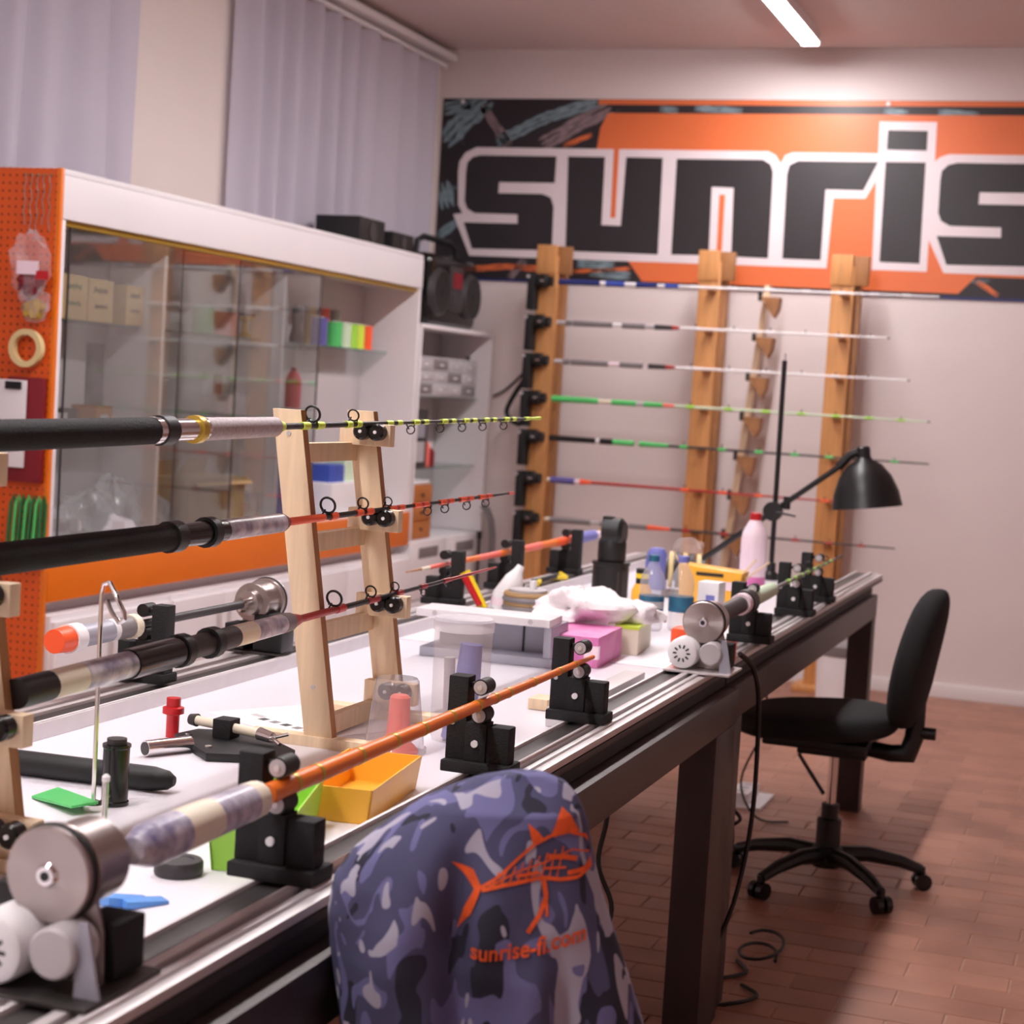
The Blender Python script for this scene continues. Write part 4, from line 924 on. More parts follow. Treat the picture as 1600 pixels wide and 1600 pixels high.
y_rod('short rod with brown grip and pale green wraps behind the orange motor', (-.856, 4.0, .922), -.0125, 0,
    [('grip', 3.93, 4.20, .020, .020, 'dark_grey'), ('ring', 4.20, 4.24, .026, .026, 'pink_pale'), ('ring', 4.24, 4.30, .030, .030, 'black'), ('foregrip', 4.30, 4.62, .022, .019, 'pale_green'), ('winding_check', 4.62, 4.68, .014, .007, 'lime'), ('blank', 4.68, 4.86, .0055, .005, 'mid_grey')]
    + wraps(4.86, 5.75, 8, 'mid_grey', 'lime', .005, .0035, .03)+[('tip', 5.75, 5.9, .003, .0045, 'dark_grey')], [(5.22, .012, 1), (5.55, .009, 1)], 'rods on the front rail')
y_rod('clear tube rod butt with an orange end cap on the wall side rail', (-1.72, 2.9, .922), 0, 0,
    [('end_cap', 2.63, 2.67, .021, .023, 'orange_neon'), ('ring', 2.67, 2.70, .026, .026, 'white'), ('tube', 2.70, 2.80, .020, .020, 'grey_metal'), ('ring', 2.80, 2.815, .021, .021, 'white'), ('tube', 2.815, 2.87, .020, .020, 'mid_grey'), ('ring', 2.87, 2.89, .023, .023, 'cream'), ('shaft', 2.89, 3.31, .0085, .0085, 'dark_grey')], [], 'rods on the wall side rail')
y_rod('neon orange and coral rod on the wall side rail by the black chuck pot', (-1.72, 5.0, .922), 0, 0,
    [('tip', 4.20, 4.30, .002, .003, 'pine_dark'), ('band', 4.30, 4.36, .0045, .0045, 'cream'), ('blank', 4.36, 4.56, .0055, .0065, 'red_pale'), ('blank', 4.56, 4.72, .0075, .008, 'orange'), ('band', 4.72, 4.90, .0085, .0095, 'red_pale'), ('blank', 4.90, 5.12, .0095, .011, 'orange'), ('band', 5.12, 5.28, .011, .0115, 'red_pale'), ('blank', 5.28, 5.44, .0115, .0125, 'orange'), ('wrap', 5.44, 5.62, .0135, .014, 'orange_neon'), ('ring', 5.62, 5.68, .019, .019, 'red_pale'), ('grip', 5.68, 5.86, .020, .018, 'lilac'), ('butt', 5.86, 5.95, .014, .010, 'pink_pale')], [], 'rods on the wall side rail')

# ================================================================== things on the bench, near half
def Rz(x, y_, z, a): return Matrix.Translation((x, y_, z)) @ Matrix.Rotation(a, 4, 'Z')
def bin_(label, x, y_, a, w_, ln, h, m):
    # open bin; (x,y) is the near right bottom corner, length runs away
    t = thing('storage_bin', label, 'bin', (x, y_, T), a, 'small open plastic bins')
    th = .003; f = .006
    MB().box(-w_, 0, 0, ln, .0005, .004).part('bottom', m, t, .001)
    MB().prism([(-w_, 0), (0, 0), (f, h), (-w_-f, h)], lambda p: (p[0], -f*p[1]/h, p[1]+.0005), lambda p: (p[0], -f*p[1]/h+th, p[1]+.0005)).part('end_wall', m, t)
    MB().prism([(-w_, 0), (0, 0), (f, h), (-w_-f, h)], lambda p: (p[0], ln+f*p[1]/h-th, p[1]+.0005), lambda p: (p[0], ln+f*p[1]/h, p[1]+.0005)).part('end_wall', m, t)
    for s_ in (0, 1):
        x0 = 0 if s_ else -w_; k = 1 if s_ else -1
        MB().prism([(0, 0), (ln, 0), (ln+f, h), (-f, h)], lambda p: (x0+k*f*p[1]/h, p[0], p[1]+.0005), lambda p: (x0+k*(f*p[1]/h-th), p[0], p[1]+.0005)).part('side_wall', m, t)
    return t
bin_('lime green open bin behind the rod support with the chrome rollers', -.952, 1.975, math.radians(16), .088, .262, .064, 'lime')
bin_('orange yellow open bin between the green bin and the clear cup', -.962, 2.262, math.radians(7), .105, .25, .050, 'tray_yellow')
t = thing('clear_cup', 'upside down clear plastic cup over a red cone on the benchtop', 'cup', (-1.128, 2.745, T))
MB().lathe((0, 0, .001), [(.054, 0), (.054, .008), (.050, .010), (.036, .120), (.033, .124), (0, .124)], 32).part('cup', 'cup_clear', t)
t = thing('red_cone', 'red plastic cone with a flared foot under the clear cup', 'cone', (-1.122, 2.745, T))
MB().lathe((0, 0, .001), [(.036, 0), (.034, .006), (.022, .018), (.019, .05), (.017, .092), (.013, .096), (0, .096)], 24).part('cone', 'red_pale', t)
t = thing('frosted_jar', 'tall frosted plastic jar with a lid and a blue foam grip inside', 'jar', (-1.075, 2.905, T))
MB().lathe((0, 0, .001), [(.046, 0), (.049, .006), (.051, .19), (.052, .195)], 32).part('jar', 'frost_warm', t)
MB().lathe((0, 0, .001), [(.053, .192), (.0535, .21), (.050, .214), (0, .215)], 32).part('lid', 'frost', t)
MB().tube([(.0, -.012, .004), (.016, -.012, .10), (.020, -.012, .172)], [.026, .023, .019], 16).part('foam_grip', 'lilac', t)
MB().tube([(-.026, .018, .004), (-.03, .018, .14)], [.010, .010], 12).part('foam_grip', 'light_grey', t)
t = thing('red_fitting', 'small red plastic fitting standing on the benchtop by the metal tube', 'fitting', (-1.484, 2.632, T))
MB().lathe((0, 0, .0005), [(.011, 0), (.011, .036), (.012, .038), (.018, .040), (.018, .050), (.012, .052), (.012, .066)], 20).part('body', 'red', t)
t = thing('metal_tube', 'short brushed metal tube lying on the benchtop', 'tube', (-1.422, 2.50, T))
W(t).cyl((-1.440, 2.470, T+.0135), (-1.402, 2.545, T+.0135), .013, n=20).part('tube', 'chrome', t)
W(t).cyl((-1.4405, 2.4688, T+.0135), (-1.4395, 2.471, T+.0135), .0105, n=20).part('bore', 'dark_grey', t)
t = thing('jig_plate', 'black jig plate with an upright block and a chrome spindle', 'jig', (-1.37, 2.62, T))
W(t).xy([(-1.462, 2.60), (-1.345, 2.495), (-1.235, 2.545), (-1.24, 2.60), (-1.36, 2.70), (-1.452, 2.66)], T+.0005, T+.014).part('plate', 'black', t, .002)
W(t).box(-1.395, -1.362, 2.605, 2.64, T+.014, T+.046).part('block', 'black_matte', t, .002)
W(t).tube([(-1.44, 2.632, T+.034), (-1.31, 2.612, T+.030)], [.008, .008], 14).part('spindle', 'cream', t)
W(t).tube([(-1.452, 2.634, T+.034), (-1.438, 2.632, T+.034)], [.009, .011], 14).part('knob', 'dark_grey', t)
W(t).tube([(-1.312, 2.612, T+.030), (-1.285, 2.606, T+.027)], [.011, .009], 12).part('collet', 'chrome', t)
for a in (-.5, .5): W(t).tube([(-1.285, 2.606, T+.027), (-1.262, 2.602+a*.03, T+.028+a*.012)], .003, 6).part('prong', 'chrome', t)
for q in ((-1.435, 2.60), (-1.36, 2.53), (-1.33, 2.66)): W(t).cyl((q[0], q[1], T+.014), (q[0], q[1], T+.018), .006, n=10).part('screw', 'chrome', t)
t = thing('printed_sheet', 'white sheet with dark printed markings under the rod stand', 'paper', (-1.40, 2.80, T))
W(t).xy([(-1.54, 2.86), (-1.30, 2.73), (-1.20, 2.90), (-1.44, 3.02)], T+.0004, T+.0012).part('sheet', 'paper', t)
for k in range(5):
    x0, y0 = -1.44+.028*k, 2.855-.012*k
    W(t).xy([(x0, y0), (x0+.016, y0-.007), (x0+.022, y0+.010), (x0+.006, y0+.017)], T+.0012, T+.0015).part('printed_mark', 'mid_grey' if k % 2 else 'dark_grey', t)
W(t).xy([(-1.47, 2.885), (-1.44, 2.87), (-1.435, 2.885), (-1.465, 2.90)], T+.0012, T+.0015).part('printed_mark', 'light_grey', t)
t = thing('foam_grip', 'long black foam grip lying across the benchtop behind the thread spool', 'grip', (-1.38, 2.26, T))
W(t).tube([(-1.56, 2.255, T+.0185), (-1.31, 2.275, T+.0185), (-1.287, 2.277, T+.0185), (-1.277, 2.278, T+.0185)], [.0185, .018, .014, .007], 20).part('foam', 'black_rubber', t)
t = thing('thread_spool', 'tall black thread spool standing at the wire thread guide', 'thread spool', (-1.313, 2.175, T))
MB().lathe((0, 0, .0005), [(.020, 0), (.020, .005), (.0185, .007), (.0185, .08), (.020, .082), (.020, .086)], 24).part('thread', 'black_gloss', t)
MB().lathe((0, 0, .0005), [(.014, .086), (.014, .094), (.006, .095)], 20).part('core', 'dark_grey', t)
t = thing('thread_guide', 'tall bent wire thread guide with a looped hook on the benchtop', 'wire guide', (-1.318, 2.135, T))
W(t).tube([(-1.322, 2.135, T+.012), (-1.323, 2.135, .95), (-1.324, 2.135, 1.085), (-1.321, 2.135, 1.099), (-1.312, 2.135, 1.103)], .0032, 10).part('wire', 'chrome', t)
W(t).tube([(-1.312, 2.135, 1.103), (-1.300, 2.128, 1.092), (-1.275, 2.115, 1.066), (-1.272, 2.112, 1.058), (-1.280, 2.112, 1.052), (-1.300, 2.122, 1.066), (-1.310, 2.128, 1.078)], .0034, 10).part('hook', 'chrome', t)
W(t).lathe((-1.322, 2.135, T+.0005), [(.017, 0), (.017, .008), (.008, .012)], 20).part('foot', 'chrome', t)
t = thing('pin_holder', 'thin chrome pin in a small clamp beside the near winding motor', 'pin', (-1.16, 1.90, T))
MB().cyl((0, 0, .0005), (0, 0, .012), .012).part('foot', 'chrome', t)
MB().cyl((0, 0, .012), (0, 0, .105), .0035).part('pin', 'chrome', t)
MB().lathe((0, 0, .105), [(.005, 0), (.005, .006), (.002, .009)], 12).part('head', 'white', t)
t = thing('puck', 'round black rubber puck lying beside the near winding motor', 'puck', (-1.062, 1.915, T))
MB().lathe((0, 0, .0005), [(.029, 0), (.030, .003), (.030, .015), (.028, .018), (.020, .018), (.018, .016), (0, .016)], 32).part('body', 'dark_grey', t)
t = thing('blue_clip', 'small bright blue plastic clip next to the front rail', 'clip', (-1.03, 1.785, T))
W(t).prism([(0, 0), (.055, 0), (.055, .004), (.0, .014)], lambda p: (-1.055+p[0]*.55-.0, 1.745+p[0]*.85, T+.0005+p[1]), lambda p: (-1.075+p[0]*.55, 1.757+p[0]*.85, T+.0005+p[1])).part('jaw', 'blue_light', t, .001)
W(t).prism([(0, 0), (.055, 0), (.055, .004), (.0, .010)], lambda p: (-1.035+p[0]*.5, 1.752+p[0]*.85, T+.0005+p[1]), lambda p: (-1.053+p[0]*.5, 1.764+p[0]*.85, T+.0005+p[1])).part('jaw', 'blue_light', t, .001)
t = thing('green_offcut', 'bright green offcut strip leaning behind the near winding motor', 'strip', (-1.35, 2.12, T))
W(t).prism([(-1.425, 2.205), (-1.305, 2.12), (-1.325, 2.085), (-1.425, 2.14)], lambda p: (p[0], p[1], T+.0005+.012*(p[0]+1.43)/.12), lambda p: (p[0], p[1], T+.004+.012*(p[0]+1.43)/.12)).part('strip', 'green', t, smooth=0)

# ================================================================== things on the bench, far half
MB().box(-.985, -.940, 3.12, 3.66, T+.0005, T+.036).solo('metal_bar', 'alu', 'flat aluminium bar lying on the benchtop along the front rail', 'bar', .002)
MB().box(-1.07, -1.03, 3.27, 3.33, T+.0005, T+.022).solo('wood_block', 'pine', 'small pine block lying on the benchtop by the aluminium bar', 'block', .002)
t = thing('metal_tool_rest', 'grey metal tool rest with a thick top plate and a slotted front', 'tool rest', (-1.36, 3.90, T))
a_ = Rz(0, 0, 0, math.radians(3))
MB(a_).box(-.145, .165, -.13, .06, .0005, .022).part('base', 'grey_metal', t, .002)
MB(a_).box(-.125, .155, -.05, .02, .022, .092).part('body', 'grey_metal', t, .002)
MB(a_).box(-.155, .160, -.14, -.03, .092, .110).part('top_plate', 'alu_white', t, .002)
MB(a_).box(.075, .080, -.053, -.049, .022, .092).part('slot', 'black', t)
MB(a_).box(.145, .163, -.13, .02, .022, .092).part('end_cheek', 'grey_metal', t, .002)
for xx in (-.11, .115): MB(a_).cyl((xx, -.141, .102), (xx, -.139, .102), .006, n=12).part('screw', 'light_grey', t)
t = thing('tissue_box', 'pink patterned tissue box beside the grey metal tool rest', 'tissue box', (-1.17, 3.97, T))
MB(Rz(0, 0, 0, .04)).box(-.062, .062, -.115, .115, .0005, .070).part('carton', 'pink', t, .002)
MB(Rz(0, 0, 0, .04)).box(.030, .0625, -.1156, -.10, .02, .05).part('label_patch', 'pink_pale', t)
t = thing('tissue_box', 'cream and lime tissue box behind the pink one', 'tissue box', (-1.145, 4.21, T))
MB(Rz(0, 0, 0, .1)).box(-.055, .055, -.10, .10, .0005, .068).part('carton', 'cream', t, .002)
MB(Rz(0, 0, 0, .1)).box(-.056, .056, -.101, .101, .062, .0695).part('rim', 'neon_yellow', t)
MB().blob((-1.235, 4.17, T+.06), (.118, .125, .085), 26, .34, 77).solo('tissue_heap', 'tissue', 'heap of crumpled white tissue on the tissue boxes', 'tissue', smooth=60)
MB().blob((-1.13, 4.22, T+.0705), (.075, .07, .05), 14, .25, 78).solo('tissue_heap', 'tissue', 'small crumpled white tissue on the cream tissue box', 'tissue', smooth=60)
MB().blob((-1.03, 3.62, T+.0005), (.028, .025, .016), 10, .25, 79).solo('tissue_scrap', 'tissue', 'little crumpled tissue scrap alone on the white benchtop', 'tissue', smooth=60)
t = thing('utility_knife', 'yellow and red utility knife leaning in a holder at the wall side rail', 'knife', (-1.62, 4.45, T))
W(t).tube([(-1.60, 4.46, T+.03), (-1.655, 4.45, T+.125)], [.013, .015], 12).part('handle', 'yellow', t)
W(t).tube([(-1.605, 4.445, T+.04), (-1.65, 4.436, T+.115)], [.008, .010], 10).part('inlay', 'red', t)
W(t).box(-1.63, -1.58, 4.43, 4.49, T+.0005, T+.032).part('holder', 'mid_grey', t, .003)
t = thing('glue_bottle', 'white glue bottle with a pink print lying against the coil', 'bottle', (-1.59, 4.62, T))
W(t).tube([(-1.605, 4.60, T+.008), (-1.60, 4.61, T+.05), (-1.575, 4.63, T+.095), (-1.568, 4.635, T+.12), (-1.562, 4.64, T+.135)], [.026, .030, .028, .014, .010], 16).part('body', 'white', t)
W(t).tube([(-1.603, 4.603, T+.02), (-1.598, 4.613, T+.055)], [.0285, .0312], 16).part('print', 'pink_pale', t)
t = thing('line_coil', 'flat coil of brownish line behind the grey metal tool rest', 'coil', (-1.51, 4.56, T))
for k in range(6): MB().torus((0, 0, .008+.012*k), (0, 0, 1), .062-.003*(k % 2), .008, 28, 6).part('turn', 'kraft_dark' if k % 2 else 'mid_grey', t)
MB().cyl((0, 0, .001), (0, 0, .082), .052, n=24).part('core', 'light_grey', t)
MB().cyl((.01, .01, .082), (.01, .01, .105), .010, n=12).part('peg', 'white', t)
t = thing('cable_strap', 'black and yellow strap lying on the wall side rail', 'strap', (-1.67, 5.3, RT))
W(t).tube([(-1.66, 5.10, RT+.008), (-1.69, 5.22, RT+.011), (-1.65, 5.35, RT+.009), (-1.70, 5.45, RT+.008)], .0075, 8).part('strap', 'yellow', t)
W(t).tube([(-1.69, 5.14, RT+.009), (-1.655, 5.24, RT+.020), (-1.69, 5.38, RT+.010)], .0085, 8).part('strap', 'black', t)
t = thing('chuck_pot', 'black cylindrical pot with a drying chuck head standing on the benchtop', 'rod dryer', (-1.436, 5.10, T))
MB().lathe((0, 0, .0005), [(.058, 0), (.058, .012), (.054, .014), (.054, .115), (.057, .117), (.057, .125), (.040, .126)], 32).part('pot', 'black', t)
MB().lathe((0, 0, .126), [(.040, 0), (.042, .01), (.042, .055), (.036, .07), (.030, .072)], 28).part('neck', 'black', t)
MB().lathe((-.030, 0, .212), [(.030, 0), (.044, .006), (.044, .055), (.034, .066)], 28, (1, 0, 0)).part('chuck_head', 'black', t)
for k in range(3):
    a = 2*PI*k/3+.5
    MB().tube([(-.031, 0, .212), (-.034, .018*math.cos(a), .212+.018*math.sin(a))], .004, 6).part('jaw', 'gold', t)
MB().box(-.03, .0, -.02, .02, .185, .26).part('head_tab', 'black', t, .004)
MB().prism([(-.5, .03), (.5, .03), (.5, .10), (-.5, .10)], lambda p: (.0545*math.sin(.9+p[0]*.5), -.0545*math.cos(.9+p[0]*.5), p[1]), lambda p: (.0552*math.sin(.9+p[0]*.5), -.0552*math.cos(.9+p[0]*.5), p[1])).part('sticker', 'dark_grey', t, smooth=0)
def pet(label, x, y_, capm, seed):
    t = thing('water_bottle', label, 'bottle', (x, y_, T), .3*seed, 'clear water bottles')
    MB().lathe((0, 0, .001), [(.028, 0), (.032, .006), (.033, .02), (.031, .028), (.033, .05), (.033, .095), (.031, .10), (.033, .11), (.033, .13), (.028, .15), (.016, .172), (.0125, .178), (.0125, .184)], 28).part('body', 'bottle_clear', t)
    MB().lathe((0, 0, .001), [(.0336, .052), (.0338, .053), (.0338, .092), (.0336, .093), (.0336, .052)], 28).part('label', 'label_teal', t)
    MB().lathe((0, 0, .001), [(.0340, .060), (.0341, .061), (.0341, .078), (.0340, .079), (.0340, .060)], 28).part('label_band', 'light_grey' if seed == 1 else 'white', t) if seed == 1 else None
    MB().lathe((0, 0, .001), [(.0145, .184), (.0145, .199), (.012, .201)], 20).part('cap', capm, t)
pet('clear water bottle with a dark blue cap and teal label', -1.178, 4.60, 'label_teal', 1)
pet('clear water bottle with a pale lilac cap and teal label', -1.108, 4.645, 'lilac', 2)
t = thing('orange_box', 'orange display box with a white patch behind the water bottles', 'box', (-1.13, 5.12, T))
MB().prism([(-.085, .0005), (.075, .0005), (.095, .128), (-.095, .140)], lambda p: (p[0], -.05, p[1]), lambda p: (p[0], .05, p[1])).part('carton', 'tray_yellow', t, .002)
MB().box(.01, .075, -.0515, -.0505, .075, .10).part('white_patch', 'pink_pale', t)
MB().box(-.04, .04, -.0515, -.0505, .112, .122).part('lettering', 'ink', t)
t = thing('white_carton', 'white carton with a blue mark beside the water bottles', 'box', (-1.062, 4.80, T))
MB(Rz(0, 0, 0, -.1)).box(-.03, .03, -.03, .03, .0005, .125).part('carton', 'white', t, .002)
MB(Rz(0, 0, 0, -.1)).box(-.005, .02, -.0312, -.0302, .06, .09).part('blue_mark', 'lilac', t)
t = bottle('orange_bottle', 'small orange bottle with a yellow and black cap behind the water bottles', -1.275, 4.86, T, [(.026, .0005), (.028, .005), (.028, .075), (.018, .095)], 'tray_yellow', 'black', [(.018, .095), (.018, .11)])
MB().lathe((0, 0, 0), [(.0185, .11), (.0185, .122), (.017, .124)], 16).part('cap_ring', 'yellow', t)
MB().lathe((0, 0, 0), [(.0185, .124), (.0185, .136), (.012, .138)], 16).part('cap_top', 'black', t)
t = bottle('blue_canister', 'lilac blue canister with a domed top behind the black chuck pot', -1.43, 5.62, T, [(.036, .0005), (.036, .09), (.034, .10)], 'lilac', 'lilac', [(.034, .10), (.032, .118), (.022, .132), (0, .136)])
t = thing('tape_rack', 'row of cream and black tape rolls behind the water bottles', 'tape rack', (-1.335, 5.45, T))
MB().box(-.02, .10, -.05, .05, .0005, .02).part('base', 'mid_grey', t, .003)
for k in range(5):
    MB().lathe((-.005+.022*k, 0, .085), [(.036, -.007), (.056, -.007), (.056, .007), (.036, .007), (.036, -.007)], 28, (1, .25, 0)).part('tape', ('tape_cream', 'black')[k % 2], t)
MB().cyl((-.02, 0, .085), (.10, .02, .085), .035, n=16).part('spindle', 'dark_grey', t)
MB().blob((-1.29, 5.46, T+.142), (.045, .04, .045), 12, .3, 81).solo('tissue_heap', 'film', 'clear film bag resting on the tape rolls', 'bag', smooth=25)
for i, (x0, y0, x1, z1, lb) in enumerate(((-1.20, 5.10, -1.245, .175, 'left'), (-1.06, 5.10, -1.00, .17, 'right'), (-1.045, 5.12, -.965, .165, 'far right'))):
    MB().tube([(x0, y0, T+.10), (x1, y0-.02, T+z1)], .003, 6).solo('thin_stick', 'pine', 'thin wooden stick standing out of the orange display box', 'stick', group='sticks in the orange box')
t = bottle('large_bottle', 'tall translucent pinkish bottle with a red cap', -1.178, 5.93, T, [(.040, .0005), (.044, .008), (.044, .165), (.040, .19), (.022, .225), (.017, .23)], 'pink_pale', 'red', [(.0195, .23), (.0195, .252), (.017, .254)])
MB().lathe((0, 0, 0), [(.0443, .012), (.0445, .013), (.0445, .04), (.0443, .041), (.0443, .012)], 24).part('liquid_band', 'pink', t)

# desk lamp
lp = thing('desk_lamp', 'black articulated desk lamp with a dome shade clamped to the bench', 'desk lamp', (-1.181, 6.28, T))
MB().box(-.03, .03, -.03, .03, -.105, .0).part('clamp', 'black', lp, .004) if False else None
MB().lathe((0, 0, .0005), [(.028, 0), (.028, .02), (.016, .03), (.016, .06)], 20).part('clamp', 'lamp_black', lp)
MB().cyl((0, 0, .06), (-.004, 0, .775), .009, n=14).part('pole', 'lamp_black', lp)
MB().cyl((-.004, 0, .775), (-.004, 0, .80), .005, n=10).part('pole_tip', 'alu', lp)
MB().tube([(-.285, -.03, .02), (-.0, -.03, .245), (.225, -.03, .423)], .010, 12).part('arm', 'lamp_black', lp)
MB().lathe((0, -.055, .245), [(.034, 0), (.034, .03), (.022, .034), (.022, .062)], 22, (0, 1, 0)).part('joint', 'lamp_black', lp)
MB().tube([(.0, -.05, .245), (.085, -.06, .235)], .004, 8).part('lever', 'lamp_black', lp)
MB().cyl((.045, -.03, .255), (.045, -.03, .30), .013, n=12).part('arm_knob', 'lamp_black', lp)
MB().tube([(.215, -.03, .415), (.255, -.03, .462), (.292, -.03, .478)], [.016, .015, .014], 12).part('elbow', 'lamp_black', lp)
TL = Matrix.Translation((.300, -.03, .458)) @ Matrix.Rotation(math.radians(-8), 4, 'Y')
sh = MB(TL).lathe((0, 0, 0), [(.022, .0), (.030, -.012), (.060, -.030), (.090, -.070), (.112, -.125), (.120, -.172), (.122, -.176), (.118, -.174), (.109, -.126), (.087, -.072), (.057, -.034), (.025, -.016), (0, -.014)], 40).part('shade', 'lamp_black', lp)
MB(TL).lathe((0, 0, 0), [(.024, -.002), (.024, .03), (.018, .036)], 20).part('socket', 'lamp_black', lp)
MB(TL).lathe((0, 0, 0), [(.012, -.03), (.028, -.07), (.026, -.09), (0, -.102)], 18).part('bulb', 'lamp_white', lp)
MB().tube([(.30, .0, .44), (.20, .03, .25), (.17, .04, -.0)], .003, 6).part('flex', 'cord', lp) if False else None

# ================================================================== chairs
def office_chair(label, loc, rz, group='black swivel chairs', half=.205):
    # local: faces -X; seat centre over the origin
    t = thing('office_chair', label, 'office chair', loc, rz, group)
    def seat(u, v):
        a = 2*PI*u; ph = PI*v
        sx, sy = math.cos(a), math.sin(a)
        k = 1/max(abs(sx)**2.6+abs(sy)**2.6, 1e-6)**(1/2.6)
        r_ = math.sin(ph)**.45 if 0 < v < 1 else 0
        z = .485+.05*math.copysign(abs(math.cos(ph))**.6, math.cos(ph))*(1 if math.cos(ph) > 0 else .75)
        return (.235*k*sx*r_-.055, .225*k*sy*r_, z+.018*(sx*r_))
    MB().grid(seat, 40, 14, True).part('seat', 'fabric_black', t, smooth=180)
    MB().box(-.19, .11, -.15, .15, .425, .452).part('seat_pan', 'black', t, .008)
    MB().box(-.10, .10, -.07, .07, .395, .43).part('mechanism', 'black', t, .006)
    def back(u, v):
        a = 2*PI*u; ph = PI*v
        sy, sz = math.cos(a), math.sin(a)
        k = 1/max(abs(sy)**2.4+abs(sz)**2.4, 1e-6)**(1/2.4)
        r_ = math.sin(ph)**.5 if 0 < v < 1 else 0
        zz = .205*k*sz*r_; yy = half*k*sy*r_*(1-.22*max(0, sz*r_))
        x = .262+.058*math.copysign(abs(math.cos(ph))**.7, math.cos(ph))*(1 if math.cos(ph) < 0 else .8)+.16*(zz)-.35*yy*yy+.1*max(0, zz)**2-.035
        return (x, yy, .70+zz)
    MB().grid(back, 40, 14, True).part('backrest', 'fabric_black', t, smooth=180)
    MB().grid(lambda u, v: (back(u, .5+.5*v)[0]+.008, back(u, .5+.5*v)[1]*1.012, .70+(back(u, .5+.5*v)[2]-.70)*1.012), 40, 8, True).part('back_shell', 'leather', t, smooth=180) if False else None
    MB().tube([(.06, 0, .425), (.16, 0, .415), (.21, 0, .42), (.225, 0, .47), (.228, 0, .58)], [.022, .026, .032, .028, .024], 12).part('back_bracket', 'black', t)
    MB().cyl((.24, 0, .485), (.285, 0, .485), .018, n=14).part('height_knob', 'black', t)
    MB().cyl((0, 0, .235), (0, 0, .40), .014, n=16).part('gas_lift', 'chrome', t)
    MB().lathe((0, 0, 0), [(.036, .09), (.036, .20), (.026, .205), (.026, .245)], 24).part('column', 'black', t)
    MB().tube([(-.06, .05, .40), (-.12, .10, .36), (-.03, .05, .26)], .006, 8).part('lever', 'black', t)
    MB().lathe((0, 0, 0), [(.042, .06), (.046, .075), (.044, .115), (.034, .125)], 24).part('hub', 'black', t)
    for k in range(5):
        a = 2*PI*k/5+math.radians(-48.5); c_, s_ = math.cos(a), math.sin(a)
        l_ = MB().tube([(.03*c_, .03*s_, .095), (.12*c_, .12*s_, .100), (.22*c_, .22*s_, .082), (.285*c_, .285*s_, .060)], [.026, .023, .019, .015], 10).part('leg', 'black', t)
        cx, cy = .29*c_, .29*s_
        MB().cyl((cx, cy, .035), (cx, cy, .068), .009, n=8).part('caster_stem', 'black', l_)
        for o_ in (-1, 1):
            MB().cyl((cx-s_*.006*o_, cy+c_*.006*o_, .0255), (cx-s_*.024*o_, cy+c_*.024*o_, .0255), .025, n=18).part('caster_wheel', 'black_gloss', l_)
    return t
office_chair('black swivel chair with empty seat drawn up to the far workbench', (-.76, 5.24, 0), math.radians(0))
CH = math.radians(-71)
hx, hy = -.650, 1.868
office_chair('black swivel chair under the camouflage hoodie at the near workbench', (hx-.25*math.cos(CH), hy-.25*math.sin(CH), .0), CH, half=.125)

# ------------------------------------------------------------------ camouflage hoodie over the near chair back
NV = Vector((.3256, -.9455, 0)); RV = Vector((.9455, .3256, 0)); HO = Vector((-.642, 1.858, 0))
rows = [(.977, .015, .060), (.970, -.018, .080), (.957, -.048, .093), (.942, -.076, .101), (.925, -.100, .108), (.902, -.128, .113), (.880, -.152, .119), (.850, -.171, .128), (.815, -.176, .141), (.772, -.171, .158), (.735, -.164, .172), (.705, -.158, .183), (.64, -.150, .200), (.56, -.150, .212), (.47, -.148, .22)]
def hrow(v):
    f = v*(len(rows)-1); i = min(int(f), len(rows)-2); s_ = f-i
    sm = s_
    return tuple(rows[i][k]*(1-sm)+rows[i+1][k]*sm for k in range(3))
def vz(z):
    for i in range(len(rows)-1):
        if rows[i][0] >= z >= rows[i+1][0]:
            return (i+(rows[i][0]-z)/(rows[i][0]-rows[i+1][0]))/(len(rows)-1)
    return 0 if z > rows[0][0] else 1
def fold(a, z):
    d = min(1, max(0, (.93-z)/.12))
    f = -.030*math.exp(-((a+.030-.02*(.9-z))/.018)**2)*d            # deep vertical fold left of the print
    f += .020*math.exp(-((a+.075)/.035)**2)*d
    f -= .022*math.exp(-((a-.080-.10*(.82-z))/.014)**2)*min(1, max(0, (.84-z)/.08))
    f += .010*math.sin(38*a+16*z)*d+.005*math.sin(70*a-22*z+1)*d+.006*math.sin(24*z+10*a)
    return f
def hood(a_, z, side, lo, hi):
    # a_ in 0..1 across; superellipse cross-section
    a = lo+(hi-lo)*a_
    q = max(0, 1-abs(2*a_-1)**2.6)**(1/2.2)
    th = (.055+.045*min(1, max(0, (.97-z)/.2)))*min(1, .25+max(0, (.985-z)/.06))
    dpt = side*th*q+(fold(a, z)*q if side > 0 else 0)
    return HO+RV*a+NV*dpt+Vector((0, 0, z))
hd = thing('hoodie', 'grey blue camouflage hoodie with orange fish print draped over the near chair', 'hoodie', tuple(HO+Vector((0, 0, .47))))
def hsurf(u, v):
    z, lo, hi = hrow(v)
    ang = 2*PI*u
    a_ = .5-.5*math.cos(ang) if True else 0
    return hood(a_, z, 1 if u <= .5 else -1, lo, hi)
m = W(hd); m.grid(hsurf, 120, 90, True)
m.f.append(tuple(range(119, -1, -1)))
m.part('cloth', 'camo', hd, smooth=180)
def on_cloth(a, z, lift=.0018):
    v = vz(z); _, lo, hi = hrow(v)
    a_ = min(.985, max(.015, (a-lo)/(hi-lo)))
    return hood(a_, z, 1, lo, hi)+NV*lift
